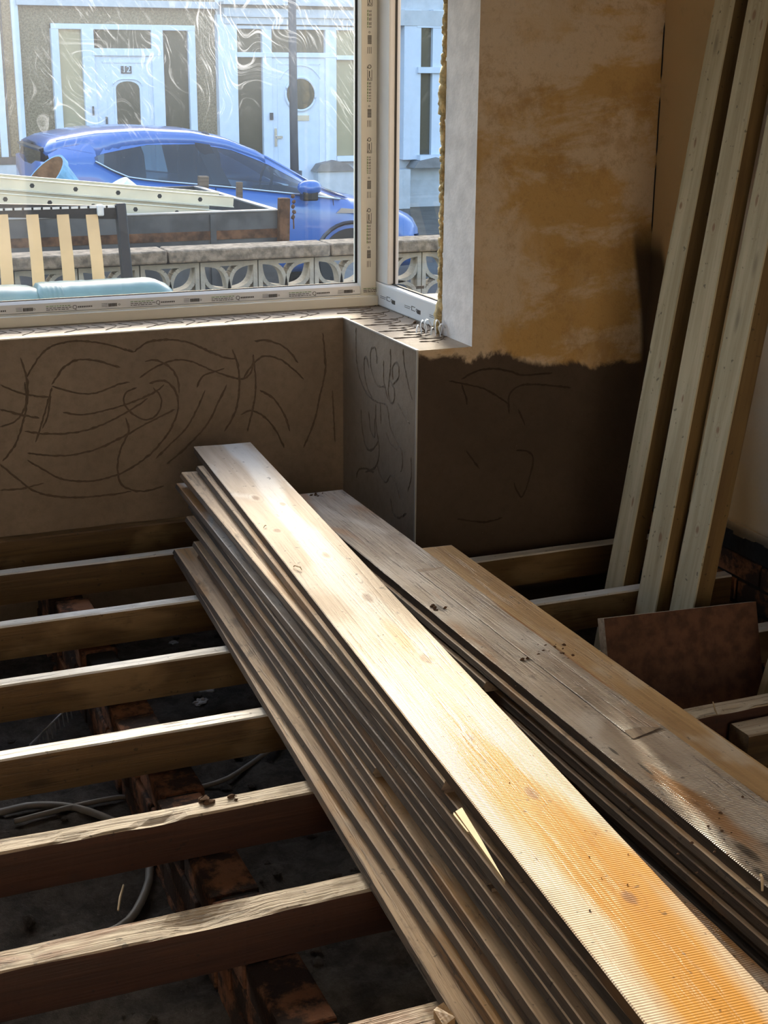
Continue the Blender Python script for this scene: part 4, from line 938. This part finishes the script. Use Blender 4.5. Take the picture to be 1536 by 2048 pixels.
# rear quarter (blue) from tail to the rear glass, and A pillar above the glass line
patch([(x, topz(x)-.03) for x in (roof[0][0]+.06, gtop[0][0]+.03)], [(x, beltz(x)-.03) for x in (roof[0][0]+.06, gtop[0][0]+.03)], 8, .0, 'quarter_panel', M['car_blue'])
patch([(x, topz(x)+.004) for x, _ in roof[1:]], [(x, interp(gtop, x)-.004 if x > gtop[0][0] else topz(x)-.05) for x, _ in roof[1:]], 30, .003, 'pillar', M['car_blue'])
patch(gtop, belt, 40, 0, 'side_window', M['car_glass'])
for (pa, pb, pc, pd) in (((398, 287), (428, 289), (462, 376), (428, 373)),):
    for s in (-1, 1):
        b = MB(); P = []
        for q in (pa, pb, pc, pd): x, z = cx_(*q); P.append((x, s*(yat(x, z)+.006), z))
        b.face(P); b.build('door_pillar', M['car_black'], car)
for s in (-1, 1):
    b = MB(); b.tube([(x, s*(yat(x, z)+.006), z) for x, z in [(belt[0][0]+(belt[-1][0]-belt[0][0])*i/16, interp(belt, belt[0][0]+(belt[-1][0]-belt[0][0])*i/16)) for i in range(17)]], .009, 6)
    b.build('window_trim', M['chrome'], car)
# windscreen and rear screen
b = MB(); xa, xb2 = roof[5][0]+.25, roof[-1][0]+.02; n = 8
for i in range(n+1):
    x = xa+(xb2-xa)*i/n; z = topz(x)-.012; ww = yat(x, z-.02)
    for k in range(9): b.v.append(Vector((x, -ww+2*ww*k/8, z+.045*(1-(k/4-1)**2))))
for i in range(n):
    for k in range(8): q = i*9+k; b.f.append([q, q+1, q+10, q+9]); b.m.append(0)
b.build('windscreen', M['car_glass'], car, smooth=True)
x0_, z0_ = roof[0]; b = MB(); b.face([(x0_+.03, -.55, z0_-.03), (x0_-.0, -.62, belt[0][1]-.12), (x0_-.0, .62, belt[0][1]-.12), (x0_+.03, .55, z0_-.03)]); b.build('rear_screen', M['car_glass'], car)
# mirrors
mx_, mz_ = cx_(606, 372)
for s in (-1, 1):
    b = MB(); b.blob((mx_, s*(CW+.10), mz_), .115, 3, 3, .12, (1.05, .75, .62)); b.build('mirror', M['car_blue'], car, smooth=True)
    b = MB(); b.box(mx_-.08, mx_+.07, s*(CW+.10)-.06, s*(CW+.10)+.06, mz_-.12, mz_-.03); b.build('mirror_foot', M['car_black'], car, bevel=.015)
# seats, steering wheel, wheels, door seams, handle vent
for px in (300, 455):
    x, z = cx_(px, 352)
    for s in (-.38, .38):
        b = MB(); b.blob((x-.05, s, z-.02), .24, px, 2, .1, (.45, .95, 1.5)); b.blob((x-.09, s, z+.30), .12, px, 2, .1, (.5, 1, .75)); b.build('seat', M['seat'], car, smooth=True)
x, z = cx_(560, 375); b = MB(); b.tube([(x+.03*math.sin(t_), -.38+.17*math.cos(t_), z+.02+.17*math.sin(t_)) for t_ in [k*2*PI/20 for k in range(21)]], .015, 6); b.build('steering_wheel', M['seat'], car)
b = MB(); x2 = cx_(610, 390); b.box(x2[0]-.15, x2[0]+.3, -.7, .7, x2[1]-.2, x2[1]-.02); b.build('dashboard', M['seat'], car, bevel=.05)
for wx in (xr0+.72, xfr-.86):
    for s in (-1, 1):
        b = MB(); b.tube([(wx, s*(CW-.17), .32), (wx, s*(CW+.012), .32)], .325, 32); wh = b.build('wheel', M['gasket'], car)
        b = MB(); b.tube([(wx, s*(CW-.0), .32), (wx, s*(CW+.02), .32)], .21, 24); b.build('hub', M['chrome'], wh)
        b = MB(); P = [(wx+.38*math.cos(t_), s*(wmax(wx)+.004), .32+.38*math.sin(t_)) for t_ in [PI*k/16 for k in range(17)]]; b.tube(P, .02, 6); b.build('wheel_arch', M['car_black'], car)
for px in ((428, 375, 470), (662, 397, 500)):
    b = MB(); x, z = cx_(px[0], px[1]); b.tube([(x, -yat(x, z)-.004, z), (x+.01, -yat(x, .8)-.004, .75), (x-.03, -yat(x, .5)-.004, .3)], .004, 5)
    b.build('door_seam', M['car_black'], car)
x, z = cx_(672, 424); b = MB(); b.prism([(x-.03, -CW-.012, z), (x+.2, -CW-.012, z-.008), (x+.17, -CW-.012, z+.03), (x+.02, -CW-.012, z+.045)], (0, .02, 0)); b.build('wing_vent', M['chrome'], car)

# ------------------------------------------------------------------ houses opposite
M['pebble'] = (lambda t: (t.bump(t.noise(t.coord(), 70, 5, .8), .8, .02), t.fin(t.mix(t.ramp(t.noise(t.coord(), 38, 5, .8), .35, .7), (.22, .16, .095), (.46, .36, .23)), .9, .2))[1])(NT('pebbledash'))
M['sky_tint_white'] = plain('sky_tint_white', (.60, .66, .76), .5, .4, var=.03)  # white with the blue cast of the sky put into its colour
M['stone_sill'] = plain('grey_stone', (.24, .22, .21), .85, .2)
M['house_glass'] = NT('dark_window').fin((.10, .085, .06), .06, .5)
M['blind'] = NT('blind_window').fin((.34, .30, .19), .12, .5)
M['roof_slate'] = plain('slate', (.10, .10, .12), .7, .3, scale=3)
M['plinth'] = plain('dark_plinth', (.10, .095, .10), .8, .2)
M['render_white'] = plain('white_render', (.52, .54, .57), .8, .2, var=.06)
YF = 20.0
def fx(px, py=150): p = atY(px, py, YF); return p.x
def fz(px, py): return atY(px, py, YF).z
hA = empty('house', (2.5, YF, ROAD+.1), 0, 'pebbledashed terraced house opposite with white porch door numbered 12', 'house'); HA = Vector(hA.location)
hB = empty('house', (9, YF, ROAD+.1), 0, 'white fronted terraced house opposite with a round window in its door', 'house'); HB = Vector(hB.location)
def hp(mb, name, mat, h, **k):
    parent = k.pop('parent', h); mb.v = [v-(HA if h is hA else HB) for v in mb.v]; return mb.build(name, mat, parent, **k)
XP = fx(434, 150)                                                    # party line
b = MB(); b.box(-14, XP-.01, YF, YF+8, ROAD, 4.45); hp(b, 'wall', M['pebble'], hA)
b = MB(); b.box(XP, 24, YF, YF+8, ROAD, 4.6); hp(b, 'wall', M['render_white'], hB)
def rect(mb, px0, px1, py0, py1, y0, y1, ref=None):
    ym = (py0+py1)/2; x0, x1 = atY(px0, ym, YF).x, atY(px1, ym, YF).x; z1, z0 = atY((px0+px1)/2, py0, YF).z, atY((px0+px1)/2, py1, YF).z
    mb.box(x0, x1, y0, y1, z0, z1); return x0, x1, z0, z1
ZB = fz(100, 312)
b = MB(); b.box(-14, fx(120, 300), YF-.04, YF, ZB-.10, ZB); hp(b, 'plinth_band', M['plinth'], hA)
b = MB(); b.box(-14, XP, YF-.03, YF, ROAD+.1, ZB-.10); hp(b, 'plinth', M['render_white'], hA)
for px in (36, -2):
    b = MB(); x = fx(px, 150); b.box(x-.045, x+.045, YF-.06, YF, ZB, 5.4); hp(b, 'white_strip', M['sky_tint_white'], hA)
b = MB(); x = fx(12, 200); b.tube([(x, YF-.04, ZB), (x, YF-.04, 5.4)], .012, 8); hp(b, 'drainpipe', M['plinth'], hA)
b = MB(); rect(b, 30, 433, 0, 14, YF-.10, YF); hp(b, 'string_course', M['render_white'], hA)
# porch of number 12
PX0, PX1 = fx(104, 150), fx(389, 150); ZT12 = fz(240, 49); ZG = ROAD+.12
def frame_posts(lst, h, name='porch_frame'):
    b = MB()
    for i_, (xa, xb_, za, zb_) in enumerate(lst): b.box(xa, xb_, YF-.10-.003*i_, YF+.02+.001*i_, za, zb_)
    return hp(b, name, M['sky_tint_white'], h, bevel=.008)
xa, xb1 = fx(180, 150), fx(312, 150)
xd0, xd1 = fx(186, 200), fx(325, 200)
frame_posts([(PX0, PX0+.10, ZG, ZT12), (PX1-.10, PX1, ZG, ZT12), (PX0, PX1, ZT12-.07, ZT12), (fx(176, 200)-.06, fx(176, 200)+.10, ZG, ZT12), (fx(318, 200)-.10, fx(318, 200)+.06, ZG, ZT12), (xd0, xd1, fz(250, 112), fz(250, 97))], hA)
def glassbit(px0, px1, py0, py1, h, mat, name='sidelight', y=YF-.03):
    b = MB(); rect(b, px0, px1, py0, py1, y, y+.02); return hp(b, name, M[mat], h)
glassbit(112, 172, 56, 345, hA, 'blind'); glassbit(325, 384, 54, 345, hA, 'house_glass')
b = MB(); x0, x1, z0, z1 = rect(b, 192, 305, 59, 98, YF-.07, YF-.05); hp(b, 'transom_window', M['house_glass'], hA)
b = MB(); b.box(xd0, xd1, YF-.08, YF-.02, ZG, fz(250, 101)); dA = hp(b, 'door', M['sky_tint_white'], hA)
def dpart(mb, name, mat, par, h): return hp(mb, name, mat, h, parent=par)
# arched door glass, mouldings, number
gx0, gx1 = fx(231, 210), fx(277, 210); gz0, gz1 = fz(250, 259), fz(250, 176); gc = (gx0+gx1)/2
b = MB(); arc = [(gc+(gx1-gx0)/2*math.cos(t_), gz1+.09*math.sin(t_)) for t_ in [PI*k/10 for k in range(11)]]
b.prism([(x, YF-.088, z) for x, z in [(gx0, gz0), (gx1, gz0)]+arc], (0, .01, 0)); dpart(b, 'door_glass', M['house_glass'], dA, hA)
b = MB(); b.tube([(x*1+(.04 if x > gc else -.04), YF-.085, z+.03) for x, z in arc], .012, 6)
for zz in (fz(250, 112), fz(250, 124)): b.box(fx(203), fx(290), YF-.09, YF-.08, zz-.012, zz+.012)
b.box(gx0-.03, gx0-.005, YF-.09, YF-.08, gz0-.02, gz1); b.box(gx1+.005, gx1+.03, YF-.09, YF-.08, gz0-.02, gz1)
for px in (214, 298): x = fx(px, 230); b.box(x-.008, x+.008, YF-.086, YF-.08, ZG+.2, fz(250, 150))
dpart(b, 'moulding', M['sky_tint_white'], dA, hA)
b = MB(); rect(b, 239, 260, 132, 147, YF-.092, YF-.08); npl = dpart(b, 'number_plate', M['plinth'], dA, hA)
b = MB(); add_text(b, '12', .115, (fx(249.5, 139), YF-.0935, fz(249.5, 139)), (1, 0, 0), (0, 0, 1), (0, -1, 0)); dpart(b, 'number', M['sky_tint_white'], npl, hA)
b = MB(); rect(b, 209, 212, 233, 248, YF-.11, YF-.08); dpart(b, 'door_handle', M['plinth'], dA, hA)
b = MB(); rect(b, 181, 184, 212, 230, YF-.15, YF-.12); hp(b, 'doorbell', M['plinth'], hA)
# house B
b = MB(); rect(b, 432, 470, 30, 300, YF-.14, YF); b.box(fx(434), fx(468), YF-.14, YF, ROAD+.1, fz(450, 299)); hp(b, 'pillar', M['sky_tint_white'], hB)
b = MB(); rect(b, 438, 716, 6, 12, YF-.22, YF); rect(b, 442, 716, 19, 50, YF-.16, YF); rect(b, 438, 716, 32, 36, YF-.19, YF); b.box(fx(716), 24, YF-.16, YF, fz(716, 50), fz(716, 19)); hp(b, 'cornice', M['render_white'], hB)
frame_posts([(fx(464), fx(471), ZG, fz(560, 53)), (fx(521), fx(540), ZG, fz(560, 53)), (fx(646), fx(668), ZG, fz(560, 53)), (fx(464), fx(716), fz(560, 59), fz(560, 52)), (fx(464), fx(668), fz(560, 115), fz(560, 105)), (fx(708), fx(716), fz(700, 330), fz(700, 53)), (fx(668), fx(716), fz(690, 120), fz(690, 111)), (fx(668), fx(716), fz(690, 322), fz(690, 311))], hB)
glassbit(470, 522, 58, 106, hB, 'house_glass'); glassbit(470, 524, 114, 380, hB, 'house_glass'); glassbit(540, 646, 58, 106, hB, 'house_glass', 'transom_window'); glassbit(667, 712, 58, 112, hB, 'blind'); glassbit(667, 712, 119, 312, hB, 'blind')
b = MB(); b.box(fx(538, 200), fx(650, 200), YF-.08, YF-.02, ZG, fz(595, 114)); dB = hp(b, 'door', M['sky_tint_white'], hB)
cc = (fx(597, 188), fz(597, 188)); rad = .205
b = MB(); b.prism([(cc[0]+rad*math.cos(t_), YF-.09, cc[1]+rad*math.sin(t_)) for t_ in [2*PI*k/32 for k in range(32)]], (0, .012, 0)); dpart(b, 'door_glass', M['house_glass'], dB, hB)
b = MB(); b.tube([(cc[0]+(rad+.02)*math.cos(t_), YF-.09, cc[1]+(rad+.02)*math.sin(t_)) for t_ in [2*PI*k/32 for k in range(33)]], .018, 6)
b.tube([(cc[0]+.34*math.cos(t_), YF-.084, cc[1]+.05+.34*math.sin(t_)) for t_ in [PI*(.15+.7*k/12) for k in range(13)]], .012, 6)
for px in (553, 636): x = fx(px, 230); b.box(x-.010, x+.010, YF-.087, YF-.08, ZG+.15, fz(595, 128))
zz = fz(595, 128); b.box(fx(553), fx(636), YF-.087, YF-.08, zz-.01, zz+.01); dpart(b, 'moulding', M['sky_tint_white'], dB, hB)
b = MB(); rect(b, 587, 614, 230, 241, YF-.093, YF-.08); dpart(b, 'letter_plate', M['chrome'], dB, hB)
b = MB(); rect(b, 545, 550, 256, 292, YF-.095, YF-.08); rect(b, 548, 560, 271, 276, YF-.12, YF-.09); dpart(b, 'door_handle', M['chrome'], dB, hB)
b = MB(); rect(b, 535, 541, 225, 239, YF-.13, YF-.09); hp(b, 'doorbell', M['plinth'], hB)
b = MB(); x0 = fx(617, 330); z0 = fz(650, 340); b.prism([(x0, YF-.30, z0), (x0+.62, YF-.30, z0), (x0+.50, YF-.30, z0+.10), (x0+.32, YF-.30, z0+.15), (x0+.08, YF-.30, z0+.10)], (0, .3, 0)); hp(b, 'stone_sill', M['stone_sill'], hB)
b = MB(); b.box(x0+.05, x0+1.5, YF-.26, YF, ROAD+.1, z0); hp(b, 'bay_base', M['render_white'], hB)
# second bay further right, seen through the side window
b = MB()
for (p0_, p1_, q0_, q1_) in ((800, 833, 20, 318), (856, 884, 20, 318), (826, 884, 40, 56), (826, 884, 134, 146), (826, 884, 308, 318)): rect(b, p0_, p1_, q0_, q1_, YF-.14-.004*(q0_+p0_ % 7)*.1, YF-.001*(q0_ % 5))
hp(b, 'window_frame', M['sky_tint_white'], hB); glassbit(833, 857, 56, 134, hB, 'house_glass', 'window_glass', YF-.08); glassbit(833, 857, 146, 308, hB, 'house_glass', 'window_glass', YF-.08)
b = MB(); x0 = fx(812, 330); z0 = fz(845, 333); b.prism([(x0, YF-.30, z0), (x0+.68, YF-.30, z0), (x0+.54, YF-.30, z0+.10), (x0+.36, YF-.30, z0+.15), (x0+.08, YF-.30, z0+.10)], (0, .3, 0)); hp(b, 'stone_sill', M['stone_sill'], hB)
# roofs: unseen, both ridges at one height, set to limit the low sun indoors
RB = 7.53; RA = 7.53
b = MB(); XS = XP; b.prism([(XS+.005, YF-.3, 4.5), (XS+.005, YF+4.3, RB), (XS+.005, YF+8.3, 4.5)], (24-XS, 0, 0)); hp(b, 'roof', M['roof_slate'], hB)
XS = XP
b = MB(); b.prism([(-14, YF-.3, 4.46), (-14, YF+4.3, RA), (-14, YF+8.3, 4.46)], (XS+14, 0, 0)); hp(b, 'roof', M['roof_slate'], hA)
